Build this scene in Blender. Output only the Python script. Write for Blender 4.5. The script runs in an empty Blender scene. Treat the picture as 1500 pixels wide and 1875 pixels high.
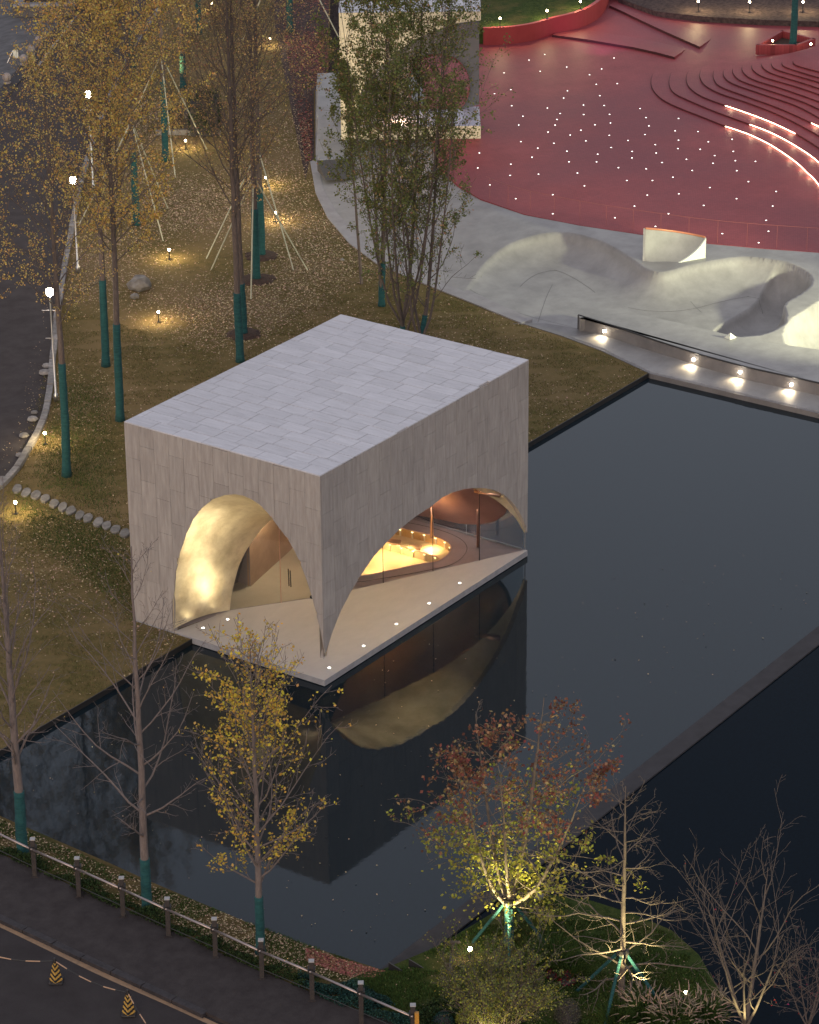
import bpy, bmesh, math, random
import numpy as np
from mathutils import Vector

# ------------------------------------------------------------------ camera
F_PX, PITCH, YAW, ROLL = 5570.678, 0.423135, 0.616401, -0.009642
CAM = np.array([-67.7079, -51.3028, 44.0009])
D_ = np.array([math.cos(PITCH)*math.cos(YAW), math.cos(PITCH)*math.sin(YAW), -math.sin(PITCH)])
_r = np.array([math.sin(YAW), -math.cos(YAW), 0.0]); _u = np.cross(_r, D_)
R_ = math.cos(ROLL)*_r + math.sin(ROLL)*_u
U_ = -math.sin(ROLL)*_r + math.cos(ROLL)*_u
scene = bpy.context.scene
COL = scene.collection
cam_data = bpy.data.cameras.new('camera')
cam_data.sensor_fit = 'HORIZONTAL'; cam_data.sensor_width = 36.0
cam_data.lens = F_PX/1500*36; cam_data.clip_start = 1; cam_data.clip_end = 3000
cam = bpy.data.objects.new('camera', cam_data); COL.objects.link(cam)
from mathutils import Matrix
cam.matrix_world = Matrix(((R_[0], U_[0], -D_[0], CAM[0]), (R_[1], U_[1], -D_[1], CAM[1]), (R_[2], U_[2], -D_[2], CAM[2]), (0, 0, 0, 1)))
scene.camera = cam

# ------------------------------------------------------------------ light
SUN_EL, SUN_AZ = math.radians(14), math.radians(200)
world = bpy.data.worlds.new('World'); scene.world = world; world.use_nodes = True
wn = world.node_tree; wn.nodes.clear()
w_out = wn.nodes.new('ShaderNodeOutputWorld')
sky = wn.nodes.new('ShaderNodeTexSky'); sky.sky_type = 'NISHITA'; sky.sun_disc = False
sky.sun_elevation = math.radians(4); sky.sun_rotation = math.radians(90)-SUN_AZ
bg1 = wn.nodes.new('ShaderNodeBackground'); bg1.inputs['Strength'].default_value = 0.05
bg2 = wn.nodes.new('ShaderNodeBackground'); bg2.inputs['Color'].default_value = (0.535, 0.53, 0.61, 1); bg2.inputs['Strength'].default_value = 0.50
wadd = wn.nodes.new('ShaderNodeAddShader')
wn.links.new(sky.outputs[0], bg1.inputs['Color']); wn.links.new(bg1.outputs[0], wadd.inputs[0]); wn.links.new(bg2.outputs[0], wadd.inputs[1]); wn.links.new(wadd.outputs[0], w_out.inputs['Surface'])
sd = bpy.data.lights.new('dusk_sun', 'SUN'); sd.energy = 0.5; sd.angle = math.radians(40); sd.color = (1.0, 0.86, 0.74)
sun = bpy.data.objects.new('dusk_sun', sd); COL.objects.link(sun)
sun.rotation_euler = (Vector((math.cos(SUN_AZ)*math.cos(SUN_EL), math.sin(SUN_AZ)*math.cos(SUN_EL), math.sin(SUN_EL)))).to_track_quat('Z', 'Y').to_euler()
vs = scene.view_settings
vs.view_transform = 'Standard'; vs.look = 'None'; vs.gamma = 1; vs.exposure = 0.93; vs.use_curve_mapping = False

# ------------------------------------------------------------------ helpers
rng = np.random.default_rng(7)
Z0 = -0.06            # lawn level
ZW = -0.235           # water level
def ray(x, y):
    return D_*F_PX + R_*(x-750) - U_*(y-937.5)
def px(x, y, z=Z0):
    v = ray(x, y); t = (z-CAM[2])/v[2]; p = CAM+t*v; return (float(p[0]), float(p[1]), float(z))
def px_plane(x, y, p0, n):
    v = ray(x, y); p0 = np.array(p0, float); n = np.array(n, float)
    t = ((p0-CAM)@n)/(v@n); return CAM+t*v
def height_at(base, ytop):
    """height over a base point whose top shows at pixel row ytop"""
    b = np.array(base, float)
    lo, hi = 0.0, 60.0
    for _ in range(40):
        m = (lo+hi)/2; q = b+np.array([0, 0, m])-CAM
        y = 937.5-F_PX*(q@U_)/(q@D_)
        if y > ytop: lo = m
        else: hi = m
    return lo
HOR_R = np.array([math.sin(YAW), -math.cos(YAW), 0.0])      # level direction to the picture's right
HOR_F = np.array([math.cos(YAW), math.sin(YAW), 0.0])       # level direction away from the viewer

def tag(o, label=None, cat=None, group=None, kind=None):
    if label: o['label'] = label
    if cat: o['category'] = cat
    if group: o['group'] = group
    if kind: o['kind'] = kind
    return o
def empty(name, loc, label=None, cat=None, group=None):
    o = bpy.data.objects.new(name, None); o.location = loc; o.empty_display_size = 0.3; COL.objects.link(o)
    return tag(o, label, cat, group)
def link_mesh(name, me, mat, parent=None, loc=(0, 0, 0), smooth=False):
    mats = mat if isinstance(mat, (list, tuple)) else [mat]
    for m in mats: me.materials.append(m)
    if smooth: me.polygons.foreach_set('use_smooth', [True]*len(me.polygons))
    o = bpy.data.objects.new(name, me); COL.objects.link(o); o.location = loc
    if parent is not None:
        o.parent = parent
        pl = parent_world(parent)
        o.location = (loc[0]-pl[0], loc[1]-pl[1], loc[2]-pl[2])
    return o
def parent_world(p):
    v = Vector((0, 0, 0))
    while p is not None: v += p.location; p = p.parent
    return v
class MB:
    """collects shapes, links them as one mesh object"""
    def __init__(s): s.v = []; s.f = []; s.m = []
    def add(s, vs, fs, m=0):
        b = len(s.v); s.v += [tuple(map(float, q)) for q in vs]; s.f += [tuple(i+b for i in f) for f in fs]; s.m += [m]*len(fs); return s
    def box(s, c, size, ax=None, m=0):
        ax = ax or ((1, 0, 0), (0, 1, 0), (0, 0, 1)); c = np.array(c, float); A = [np.array(a, float)*h/2 for a, h in zip(ax, size)]
        vs = [c+i*A[0]+j*A[1]+k*A[2] for k in (-1, 1) for (i, j) in ((-1, -1), (1, -1), (1, 1), (-1, 1))]
        return s.add(vs, [(3, 2, 1, 0), (4, 5, 6, 7), (0, 1, 5, 4), (1, 2, 6, 5), (2, 3, 7, 6), (3, 0, 4, 7)], m)
    def prism(s, poly, z0, z1, m=0):
        P = [(p[0], p[1]) for p in poly]
        a = sum(P[i][0]*P[(i+1) % len(P)][1]-P[(i+1) % len(P)][0]*P[i][1] for i in range(len(P)))
        if a < 0: P = P[::-1]
        n = len(P)
        zz1 = z1 if isinstance(z1, (list, tuple)) else [z1]*n
        vs = [(x, y, z0) for x, y in P]+[(x, y, z) for (x, y), z in zip(P, zz1)]
        return s.add(vs, [tuple(range(n-1, -1, -1)), tuple(range(n, 2*n))]+[(i, (i+1) % n, n+(i+1) % n, n+i) for i in range(n)], m)
    def tube(s, pts, rad, k=8, m=0, cap=True):
        pts = np.array(pts, float); n = len(pts)
        rad = np.full(n, rad, float) if np.isscalar(rad) else np.array(rad, float)
        v, f = tubes(pts[None], rad[None], k)
        s.add(v, f.tolist(), m)
        if cap:
            b = len(s.v)-n*k
            s.f.append(tuple(b+i for i in range(k-1, -1, -1))); s.f.append(tuple(b+(n-1)*k+i for i in range(k))); s.m += [m, m]
        return s
    def lathe(s, c, prof, k=16, m=0):
        vs = []; fs = []
        for r, z in prof:
            for i in range(k):
                a = 2*math.pi*i/k; vs.append((c[0]+r*math.cos(a), c[1]+r*math.sin(a), c[2]+z))
        n = len(prof)
        for j in range(n-1):
            for i in range(k): fs.append((j*k+i, j*k+(i+1) % k, (j+1)*k+(i+1) % k, (j+1)*k+i))
        fs.append(tuple(range(k-1, -1, -1))); fs.append(tuple((n-1)*k+i for i in range(k)))
        return s.add(vs, fs, m)
    def mesh(s, name):
        me = bpy.data.meshes.new(name); me.from_pydata(s.v, [], s.f); me.polygons.foreach_set('material_index', s.m); me.update(); return me
    def build(s, name, mat, parent=None, smooth=False, bevel=0):
        me = s.mesh(name)
        if bevel:
            bm = bmesh.new(); bm.from_mesh(me)
            bmesh.ops.bevel(bm, geom=[e for e in bm.edges if len(e.link_faces) == 2 and e.calc_face_angle(0) > 0.5], offset=bevel, segments=2, affect='EDGES', profile=0.5)
            bm.to_mesh(me); bm.free()
        # origin at parent's place
        off = parent_world(parent) if parent is not None else Vector((0, 0, 0))
        if parent is not None: me.transform(Matrix.Translation(-off))
        for mm in (mat if isinstance(mat, (list, tuple)) else [mat]): me.materials.append(mm)
        if smooth: me.polygons.foreach_set('use_smooth', [True]*len(me.polygons))
        o = bpy.data.objects.new(name, me); COL.objects.link(o)
        if parent is not None: o.parent = parent
        return o
def np_mesh(name, V, F, mat, parent=None, smooth=False):
    """V (n,3), F (m,k) arrays"""
    V = np.asarray(V, np.float32)
    if parent is not None: V = V-np.array(parent_world(parent), np.float32)
    me = bpy.data.meshes.new(name)
    m, k = F.shape
    me.vertices.add(len(V)); me.vertices.foreach_set('co', V.ravel())
    me.loops.add(m*k); me.loops.foreach_set('vertex_index', F.ravel().astype(np.int32))
    me.polygons.add(m); me.polygons.foreach_set('loop_start', np.arange(0, m*k, k, dtype=np.int32)); me.polygons.foreach_set('loop_total', np.full(m, k, np.int32))
    if smooth: me.polygons.foreach_set('use_smooth', np.ones(m, bool))
    for mm in (mat if isinstance(mat, (list, tuple)) else [mat]): me.materials.append(mm)
    me.update(calc_edges=True)
    o = bpy.data.objects.new(name, me); COL.objects.link(o)
    if parent is not None: o.parent = parent
    return o
def tubes(P, R, k):
    """P (N,n,3) polylines, R (N,n) radii -> verts, quads"""
    N, n, _ = P.shape
    T = np.gradient(P, axis=1); T /= np.linalg.norm(T, axis=2, keepdims=True)+1e-9
    ref = np.where(np.abs(T[..., 2:3]) > 0.9, np.array([1.0, 0, 0]), np.array([0, 0, 1.0]))
    ref = np.broadcast_to(ref[:, :1], T.shape)
    A = np.cross(T, ref); A /= np.linalg.norm(A, axis=2, keepdims=True)+1e-9
    B = np.cross(T, A)
    ang = np.arange(k)*2*math.pi/k
    V = P[:, :, None]+R[:, :, None, None]*(A[:, :, None]*np.cos(ang)[:, None]+B[:, :, None]*np.sin(ang)[:, None])
    idx = np.arange(N*n*k).reshape(N, n, k); nx = np.roll(idx, -1, axis=2)
    F = np.stack([idx[:, :-1], nx[:, :-1], nx[:, 1:], idx[:, 1:]], axis=-1).reshape(-1, 4)
    return V.reshape(-1, 3), F
def copy_tree(o, parent=None):
    c = o.copy(); COL.objects.link(c); c.parent = parent
    for ch in list(o.children): copy_tree(ch, c)
    return c
def smooth_path(pts, n=6, closed=False):
    P = [np.array(p, float) for p in pts]; out = []
    N = len(P); rngi = range(N if closed else N-1)
    for i in rngi:
        p0 = P[(i-1) % N] if (closed or i > 0) else P[i]; p1 = P[i]; p2 = P[(i+1) % N]; p3 = P[(i+2) % N] if (closed or i+2 < N) else P[(i+1) % N]
        for j in range(n):
            t = j/n
            out.append(0.5*((2*p1)+(-p0+p2)*t+(2*p0-5*p1+4*p2-p3)*t*t+(-p0+3*p1-3*p2+p3)*t**3))
    if not closed: out.append(P[-1])
    return out
def point_light(name, loc, energy, color, radius=0.05, parent=None):
    l = bpy.data.lights.new(name, 'POINT'); l.energy = energy; l.color = color; l.shadow_soft_size = radius
    o = bpy.data.objects.new(name, l); COL.objects.link(o)
    if parent is not None: o.parent = parent; o.location = Vector(loc)-parent_world(parent)
    else: o.location = loc
    return o
def spot_light(name, loc, target, energy, color, size=80, blend=0.6, radius=0.04, parent=None):
    l = bpy.data.lights.new(name, 'SPOT'); l.energy = energy; l.color = color; l.spot_size = math.radians(size); l.spot_blend = blend; l.shadow_soft_size = radius
    o = bpy.data.objects.new(name, l); COL.objects.link(o)
    if parent is not None: o.parent = parent; o.location = Vector(loc)-parent_world(parent)
    else: o.location = loc
    o.rotation_euler = (Vector(loc)-Vector(target)).to_track_quat('Z', 'Y').to_euler()
    return o

# ------------------------------------------------------------------ materials
def new_mat(name):
    m = bpy.data.materials.new(name); m.use_nodes = True; nt = m.node_tree
    return m, nt, nt.nodes['Principled BSDF']
def mat(name, c1, c2=None, scale=4.0, rough=0.8, bump=0.0, bscale=None, stretch=(1, 1, 1), metal=0.0, spec=0.5, island=0.0, objvar=0.0, detail=6, coat=0, c3=None, scale3=0.4, mix3=(0.45, 0.6)):
    m, nt, b = new_mat(name); N = nt.nodes; L = nt.links
    b.inputs['Roughness'].default_value = rough; b.inputs['Metallic'].default_value = metal; b.inputs['Specular IOR Level'].default_value = spec
    c1 = tuple(c1)+(1,); b.inputs['Base Color'].default_value = c1
    tc = N.new('ShaderNodeTexCoord'); mp = N.new('ShaderNodeMapping'); mp.inputs['Scale'].default_value = stretch
    geo = N.new('ShaderNodeNewGeometry')
    L.new(geo.outputs['Position'], mp.inputs['Vector'])
    out = None
    if c2 is not None:
        c2 = tuple(c2)+(1,)
        nz = N.new('ShaderNodeTexNoise'); nz.inputs['Scale'].default_value = scale; nz.inputs['Detail'].default_value = detail; nz.inputs['Roughness'].default_value = 0.65
        L.new(mp.outputs[0], nz.inputs['Vector'])
        cr = N.new('ShaderNodeValToRGB'); cr.color_ramp.elements[0].position = 0.35; cr.color_ramp.elements[1].position = 0.65
        cr.color_ramp.elements[0].color = c1; cr.color_ramp.elements[1].color = c2
        L.new(nz.outputs['Fac'], cr.inputs[0]); out = cr.outputs[0]
    if c3 is not None:
        n3 = N.new('ShaderNodeTexNoise'); n3.inputs['Scale'].default_value = scale3; n3.inputs['Detail'].default_value = 5; L.new(geo.outputs['Position'], n3.inputs['Vector'])
        r3 = N.new('ShaderNodeMapRange'); r3.inputs[1].default_value = mix3[0]; r3.inputs[2].default_value = mix3[1]; L.new(n3.outputs['Fac'], r3.inputs[0])
        mx = N.new('ShaderNodeMix'); mx.data_type = 'RGBA'; L.new(r3.outputs[0], mx.inputs['Factor'])
        if out: L.new(out, mx.inputs['A'])
        else: mx.inputs['A'].default_value = c1
        mx.inputs['B'].default_value = tuple(c3)+(1,); out = mx.outputs['Result']
    if island or objvar:
        hs = N.new('ShaderNodeHueSaturation')
        if out: L.new(out, hs.inputs['Color'])
        else: hs.inputs['Color'].default_value = c1
        mr = N.new('ShaderNodeMapRange'); v = island or objvar; mr.inputs[3].default_value = 1-v; mr.inputs[4].default_value = 1+v
        if island: L.new(geo.outputs['Random Per Island'], mr.inputs[0])
        else:
            oi = N.new('ShaderNodeObjectInfo'); L.new(oi.outputs['Random'], mr.inputs[0])
        L.new(mr.outputs[0], hs.inputs['Value'])
        if island:
            m2 = N.new('ShaderNodeMapRange'); m2.inputs[3].default_value = 0.5-0.035; m2.inputs[4].default_value = 0.5+0.035
            wnz = N.new('ShaderNodeTexWhiteNoise'); wnz.noise_dimensions = '1D'; L.new(geo.outputs['Random Per Island'], wnz.inputs['W']); L.new(wnz.outputs['Value'], m2.inputs[0]); L.new(m2.outputs[0], hs.inputs['Hue'])
        out = hs.outputs['Color']
    if out: L.new(out, b.inputs['Base Color'])
    if bump:
        nb = N.new('ShaderNodeTexNoise'); nb.inputs['Scale'].default_value = bscale or scale*4; nb.inputs['Detail'].default_value = 5; L.new(mp.outputs[0], nb.inputs['Vector'])
        bp = N.new('ShaderNodeBump'); bp.inputs['Strength'].default_value = 1; bp.inputs['Distance'].default_value = bump; L.new(nb.outputs['Fac'], bp.inputs['Height']); L.new(bp.outputs[0], b.inputs['Normal'])
    if coat: b.inputs['Coat Weight'].default_value = coat
    return m
def emis(name, col, strength):
    m, nt, b = new_mat(name); b.inputs['Base Color'].default_value = (*col, 1); b.inputs['Emission Color'].default_value = (*col, 1); b.inputs['Emission Strength'].default_value = strength
    return m
def glass_mat(name, tint=(0.9, 0.93, 0.95), boost=1.0, rough=0.0):
    m, nt, b = new_mat(name); N = nt.nodes; L = nt.links; N.remove(b)
    out = [n for n in N if n.type == 'OUTPUT_MATERIAL'][0]
    tr = N.new('ShaderNodeBsdfTransparent'); tr.inputs[0].default_value = (*tint, 1)
    gl = N.new('ShaderNodeBsdfGlossy'); gl.inputs['Roughness'].default_value = rough
    fr = N.new('ShaderNodeFresnel'); fr.inputs[0].default_value = 1.5
    mu = N.new('ShaderNodeMath'); mu.operation = 'MULTIPLY'; mu.inputs[1].default_value = boost; mu.use_clamp = True
    mx = N.new('ShaderNodeMixShader'); L.new(fr.outputs[0], mu.inputs[0]); L.new(mu.outputs[0], mx.inputs[0]); L.new(tr.outputs[0], mx.inputs[1]); L.new(gl.outputs[0], mx.inputs[2]); L.new(mx.outputs[0], out.inputs['Surface'])
    return m

M = {}
M['roof_stone'] = mat('roof_stone', (0.50, 0.485, 0.50), (0.60, 0.58, 0.60), scale=1.6, stretch=(6, .8, 1), rough=0.75, objvar=0.06, bump=0.004, bscale=14)  # the walls' stone again, sky light on top put into a paler colour
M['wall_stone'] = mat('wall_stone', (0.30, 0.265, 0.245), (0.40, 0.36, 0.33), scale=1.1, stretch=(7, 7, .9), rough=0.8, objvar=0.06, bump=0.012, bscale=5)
M['joint'] = mat('joint', (0.07, 0.065, 0.065), rough=0.9)
M['slab'] = mat('slab', (0.46, 0.42, 0.39), (0.50, 0.455, 0.42), scale=1.5, rough=0.6, stretch=(1, 2, 1), bump=0.003)
M['slab_side'] = mat('slab_side', (0.24, 0.23, 0.24), (0.32, 0.31, 0.32), scale=3, rough=0.7)
M['gold'] = mat('gold', (0.62, 0.52, 0.33), (0.88, 0.78, 0.56), scale=1.3, rough=0.42, metal=.72, bump=0.03, bscale=1.3)
M['copper'] = mat('copper', (0.68, 0.42, 0.32), (0.82, 0.54, 0.42), scale=0.9, rough=0.30, metal=1.0, bump=0.01, bscale=1.4)
M['floor_in'] = mat('floor_in', (0.31, 0.265, 0.27), (0.35, 0.30, 0.305), scale=2.0, rough=0.5)
M['brown_wall'] = mat('brown_wall', (0.40, 0.26, 0.17), (0.50, 0.33, 0.22), scale=2, rough=0.6)
M['cream_floor'] = mat('cream_floor', (0.56, 0.49, 0.37), (0.62, 0.55, 0.42), scale=1.2, rough=0.5)
M['pit_wood'] = mat('pit_wood', (0.62, 0.36, 0.12), (0.72, 0.44, 0.17), scale=3, rough=0.5)
M['pit_floor'] = mat('pit_floor', (0.72, 0.58, 0.34), (0.80, 0.66, 0.42), scale=2, rough=0.5)
M['glass'] = glass_mat('glass', (0.86, 0.9, 0.92), 0.9)
M['door_glass'] = glass_mat('door_glass', (0.80, 0.80, 0.76), 2.2, 0.05)
M['dark_metal'] = mat('dark_metal', (0.03, 0.028, 0.028), rough=0.5, metal=0.3)
M['steel'] = mat('steel', (0.45, 0.46, 0.48), rough=0.35, metal=0.9)
M['lawn'] = mat('lawn', (0.105, 0.088, 0.030), (0.18, 0.125, 0.052), scale=3.2, rough=0.95, spec=0.1, bump=0.05, bscale=22, detail=12, c3=(0.20, 0.14, 0.066), scale3=0.22, mix3=(0.40, 0.66))
M['green_grass'] = mat('green_grass', (0.020, 0.038, 0.008), (0.055, 0.075, 0.018), scale=4, rough=0.95, spec=0.1, bump=0.05, bscale=24, detail=12, c3=(0.10, 0.085, 0.03), scale3=0.5, mix3=(0.5, 0.7))
M['dry_grass'] = mat('dry_grass', (0.075, 0.056, 0.022), (0.13, 0.090, 0.036), scale=4, rough=0.95, spec=0.1, bump=0.05, bscale=24, detail=12, c3=(0.045, 0.050, 0.014), scale3=0.5, mix3=(0.5, 0.7))
M['mulch_bed'] = mat('mulch_bed', (0.040, 0.028, 0.030), (0.12, 0.085, 0.075), scale=6, rough=0.95, spec=0.1, bump=0.05, bscale=24, detail=12)
M['soil'] = mat('soil', (0.030, 0.016, 0.011), (0.075, 0.036, 0.022), scale=9, rough=0.95, bump=0.04, bscale=25)
M['asphalt'] = mat('asphalt', (0.044, 0.036, 0.036), (0.064, 0.054, 0.054), scale=1.2, spec=.2, rough=0.9, bump=0.006, bscale=60, detail=10)
M['street_asphalt'] = mat('street_asphalt', (0.034, 0.028, 0.028), (0.046, 0.039, 0.039), scale=1.2, spec=.2, rough=0.85, bump=0.006, bscale=60, detail=10)
M['pavement'] = mat('pavement', (0.036, 0.029, 0.029), (0.054, 0.045, 0.044), spec=.2, scale=2.2, rough=0.85, bump=0.008, bscale=30, detail=10)
M['kerb'] = mat('kerb', (0.15, 0.14, 0.135), (0.27, 0.25, 0.24), scale=5, rough=0.85, objvar=0.2, bump=0.006)
M['dark_kerb'] = mat('dark_kerb', (0.022, 0.018, 0.020), (0.04, 0.033, 0.036), scale=5, rough=0.8, bump=0.004)
M['yellow_line'] = mat('yellow_line', (0.34, 0.21, 0.12), (0.24, 0.155, 0.095), scale=6, rough=0.8)
M['plaza_stone'] = mat('plaza_stone', (0.09, 0.085, 0.085), (0.145, 0.138, 0.14), scale=1.0, rough=0.85, spec=.2, stretch=(1, 2.5, 1), bump=0.006)
M['concrete'] = mat('concrete', (0.235, 0.222, 0.212), (0.325, 0.308, 0.292), scale=0.9, rough=0.55, bump=0.004, bscale=6, detail=10)
M['walk_concrete'] = mat('walk_concrete', (0.15, 0.138, 0.136), (0.21, 0.195, 0.19), scale=1.2, rough=0.5, bump=0.003, bscale=9)
M['path_concrete'] = mat('path_concrete', (0.26, 0.24, 0.24), (0.34, 0.32, 0.315), scale=1.2, rough=0.65, bump=0.003, bscale=9)
M['red_pave'] = mat('red_pave', (0.31, 0.052, 0.056), (0.39, 0.072, 0.076), scale=0.7, spec=0.22, rough=0.55, detail=8, bump=0.004, bscale=9, objvar=0.02, c3=(0.27, 0.056, 0.066), scale3=0.12, mix3=(.42, .62))
M['red_wall'] = mat('red_wall', (0.27, 0.036, 0.036), (0.32, 0.048, 0.046), scale=0.7, rough=0.5, spec=0.3)
M['shade_red'] = mat('shade_red', (0.05, 0.008, 0.010), rough=0.8)  # dark red that paints the shade on the risers
M['bark'] = mat('bark', (0.075, 0.058, 0.052), (0.145, 0.112, 0.10), scale=5, stretch=(6, 6, 1), rough=0.95, bump=0.01, bscale=14)
M['pale_bark'] = mat('pale_bark', (0.12, 0.095, 0.088), (0.20, 0.158, 0.145), scale=5, stretch=(4, 4, 1), rough=0.95, bump=0.006, bscale=14)
M['wrap'] = mat('wrap', (0.006, 0.050, 0.055), (0.014, 0.085, 0.088), scale=4, stretch=(1, 1, 5), rough=0.9, bump=0.035, bscale=6)
M['cord'] = mat('cord', (0.20, 0.18, 0.15), rough=0.9)
M['boulder'] = mat('boulder', (0.13, 0.12, 0.11), (0.24, 0.22, 0.20), scale=3, rough=0.9, bump=0.03, bscale=5, objvar=0.15)
M['granite'] = mat('granite', (0.22, 0.18, 0.17), (0.34, 0.29, 0.27), scale=30, rough=0.7, objvar=0.08)
M['cream_stone'] = mat('cream_stone', (0.60, 0.51, 0.37), (0.70, 0.60, 0.44), scale=1.2, stretch=(1, 1, 5), rough=0.7)
M['silver'] = mat('silver', (0.42, 0.41, 0.50), (0.55, 0.54, 0.63), scale=2.5, rough=0.45, metal=0.2, bump=0.03, bscale=4)
M['post_paint'] = mat('post_paint', (0.030, 0.024, 0.023), (0.045, 0.036, 0.034), scale=8, rough=0.7)
M['cap_grey'] = mat('cap_grey', (0.35, 0.34, 0.34), rough=0.5)
M['rail_metal'] = mat('rail_metal', (0.36, 0.30, 0.29), rough=0.35, metal=0.8)
M['hedge'] = mat('hedge_leaf', (0.022, 0.040, 0.012), rough=0.8, island=0.6, spec=0.2)
M['ivy'] = mat('ivy_leaf', (0.016, 0.050, 0.042), rough=0.8, island=0.6, spec=0.2)
def leafm(name, c, isl=0.4):
    m = mat(name, c, rough=0.7, island=isl, spec=0.25)
    nt = m.node_tree; b = nt.nodes['Principled BSDF']
    src = b.inputs['Base Color'].links[0].from_socket
    t = nt.nodes.new('ShaderNodeBsdfTranslucent'); nt.links.new(src, t.inputs['Color'])
    mx = nt.nodes.new('ShaderNodeMixShader'); mx.inputs[0].default_value = 0.35
    out = [n for n in nt.nodes if n.type == 'OUTPUT_MATERIAL'][0]
    nt.links.new(b.outputs[0], mx.inputs[1]); nt.links.new(t.outputs[0], mx.inputs[2]); nt.links.new(mx.outputs[0], out.inputs['Surface'])
    return m
M['leaf_gold'] = leafm('leaf_gold', (0.58, 0.39, 0.105))
M['leaf_ochre'] = leafm('leaf_ochre', (0.54, 0.40, 0.15))
M['leaf_brown'] = leafm('leaf_brown', (0.34, 0.225, 0.115))
M['leaf_green'] = leafm('leaf_green', (0.15, 0.17, 0.055))
M['leaf_yellow'] = leafm('leaf_yellow', (0.62, 0.44, 0.06), 0.45)
M['leaf_red'] = leafm('leaf_red', (0.20, 0.080, 0.05), 0.5)
M['leaf_lime'] = leafm('leaf_lime', (0.30, 0.29, 0.05), 0.4)
M['leaf_crimson'] = leafm('leaf_crimson', (0.30, 0.022, 0.035), 0.5)
M['fallen'] = mat('fallen_leaf', (0.38, 0.275, 0.17), rough=0.8, island=0.55, spec=0.2)
M['fallen_red'] = mat('fallen_red', (0.26, 0.10, 0.07), rough=0.8, island=0.6, spec=0.2)
M['dry_blade'] = mat('dry_blade', (0.125, 0.112, 0.038), rough=0.8, island=0.5, spec=0.2)
M['blade'] = mat('blade', (0.050, 0.085, 0.018), rough=0.8, island=0.5, spec=0.2)
M['plume'] = mat('plume', (0.30, 0.22, 0.16), rough=0.9, island=0.3)
M['rail_red'] = mat('rail_red', (0.34, 0.10, 0.08), rough=0.5)
WARM = (1.0, 0.74, 0.40)
M['bulb'] = emis('bulb', (1.0, 0.80, 0.48), 30)
M['bulb_led'] = emis('bulb_led', (1.0, 0.88, 0.70), 40)
M['dot_led'] = emis('dot_led', (1.0, 0.96, 0.88), 3.0)
M['strip_led'] = emis('strip_led', (1.0, 0.80, 0.52), 6)
M['pit_led'] = emis('pit_led', (1.0, 0.78, 0.36), 2.2)
M['white_paint'] = mat('white_paint', (0.7, 0.72, 0.62), rough=0.5)
M['orange_coping'] = mat('orange_coping', (0.55, 0.20, 0.10), rough=0.4, metal=0.3)

# water: dark smooth surface that mirrors the sky and the pavilion
def water(name, base, spec, rough, ripple):
    m, nt, b = new_mat(name); N = nt.nodes; L = nt.links
    geo = N.new('ShaderNodeNewGeometry')
    n0 = N.new('ShaderNodeTexNoise'); n0.inputs['Scale'].default_value = 9; n0.inputs['Detail'].default_value = 8; n0.inputs['Roughness'].default_value = 0.8; L.new(geo.outputs['Position'], n0.inputs['Vector'])
    cr = N.new('ShaderNodeValToRGB'); cr.color_ramp.elements[0].position = 0.35; cr.color_ramp.elements[1].position = 0.7
    cr.color_ramp.elements[0].color = tuple(c*0.75 for c in base)+(1,); cr.color_ramp.elements[1].color = tuple(c*1.35 for c in base)+(1,)
    L.new(n0.outputs['Fac'], cr.inputs[0]); L.new(cr.outputs[0], b.inputs['Base Color'])
    b.inputs['Roughness'].default_value = rough; b.inputs['IOR'].default_value = 1.333; b.inputs['Specular IOR Level'].default_value = spec
    nz = N.new('ShaderNodeTexNoise'); nz.inputs['Scale'].default_value = 5.0; nz.inputs['Detail'].default_value = 3; L.new(geo.outputs['Position'], nz.inputs['Vector'])
    bp = N.new('ShaderNodeBump'); bp.inputs['Distance'].default_value = ripple; L.new(nz.outputs['Fac'], bp.inputs['Height']); L.new(bp.outputs[0], b.inputs['Normal'])
    return m
M['water'] = water('water', (0.008, 0.015, 0.020), 0.5, 0.03, 0.0006)
M['dark_water'] = water('dark_water', (0.002, 0.006, 0.011), 0.05, 0.03, 0.0006)  # darker base and weaker mirror than the other pool

# ================================================================== THE SETTING
def ring(pts, z=Z0): return [px(x, y, z)[:2] for x, y in pts]
def struct(name, poly, z0, z1, mt):
    return tag(MB().prism(poly, z0, z1).build(name, mt), kind='structure')
c0 = np.array([20, 10])
g = MB(); g.add([(-1500, -1500, -2.60), (1500, -1500, -2.60), (1500, 1500, -2.60), (-1500, 1500, -2.60)], [(0, 1, 2, 3)])
tag(g.build('ground', M['mulch_bed']), kind='structure')
# pools
BANK = [(-700, 1782), (1190, 682)]
p_light = ring([(-700, 1782), (-700, 1500), (0, 1300), (335, 1100), (700, 900), (1000, 760), (1190, 680), (1500, 740), (2300, 950), (2300, 560), (1515, 1150), (1160, 1425), (890, 1625), (680, 1795), (0, 1560), (-600, 1400)], ZW)
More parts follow.
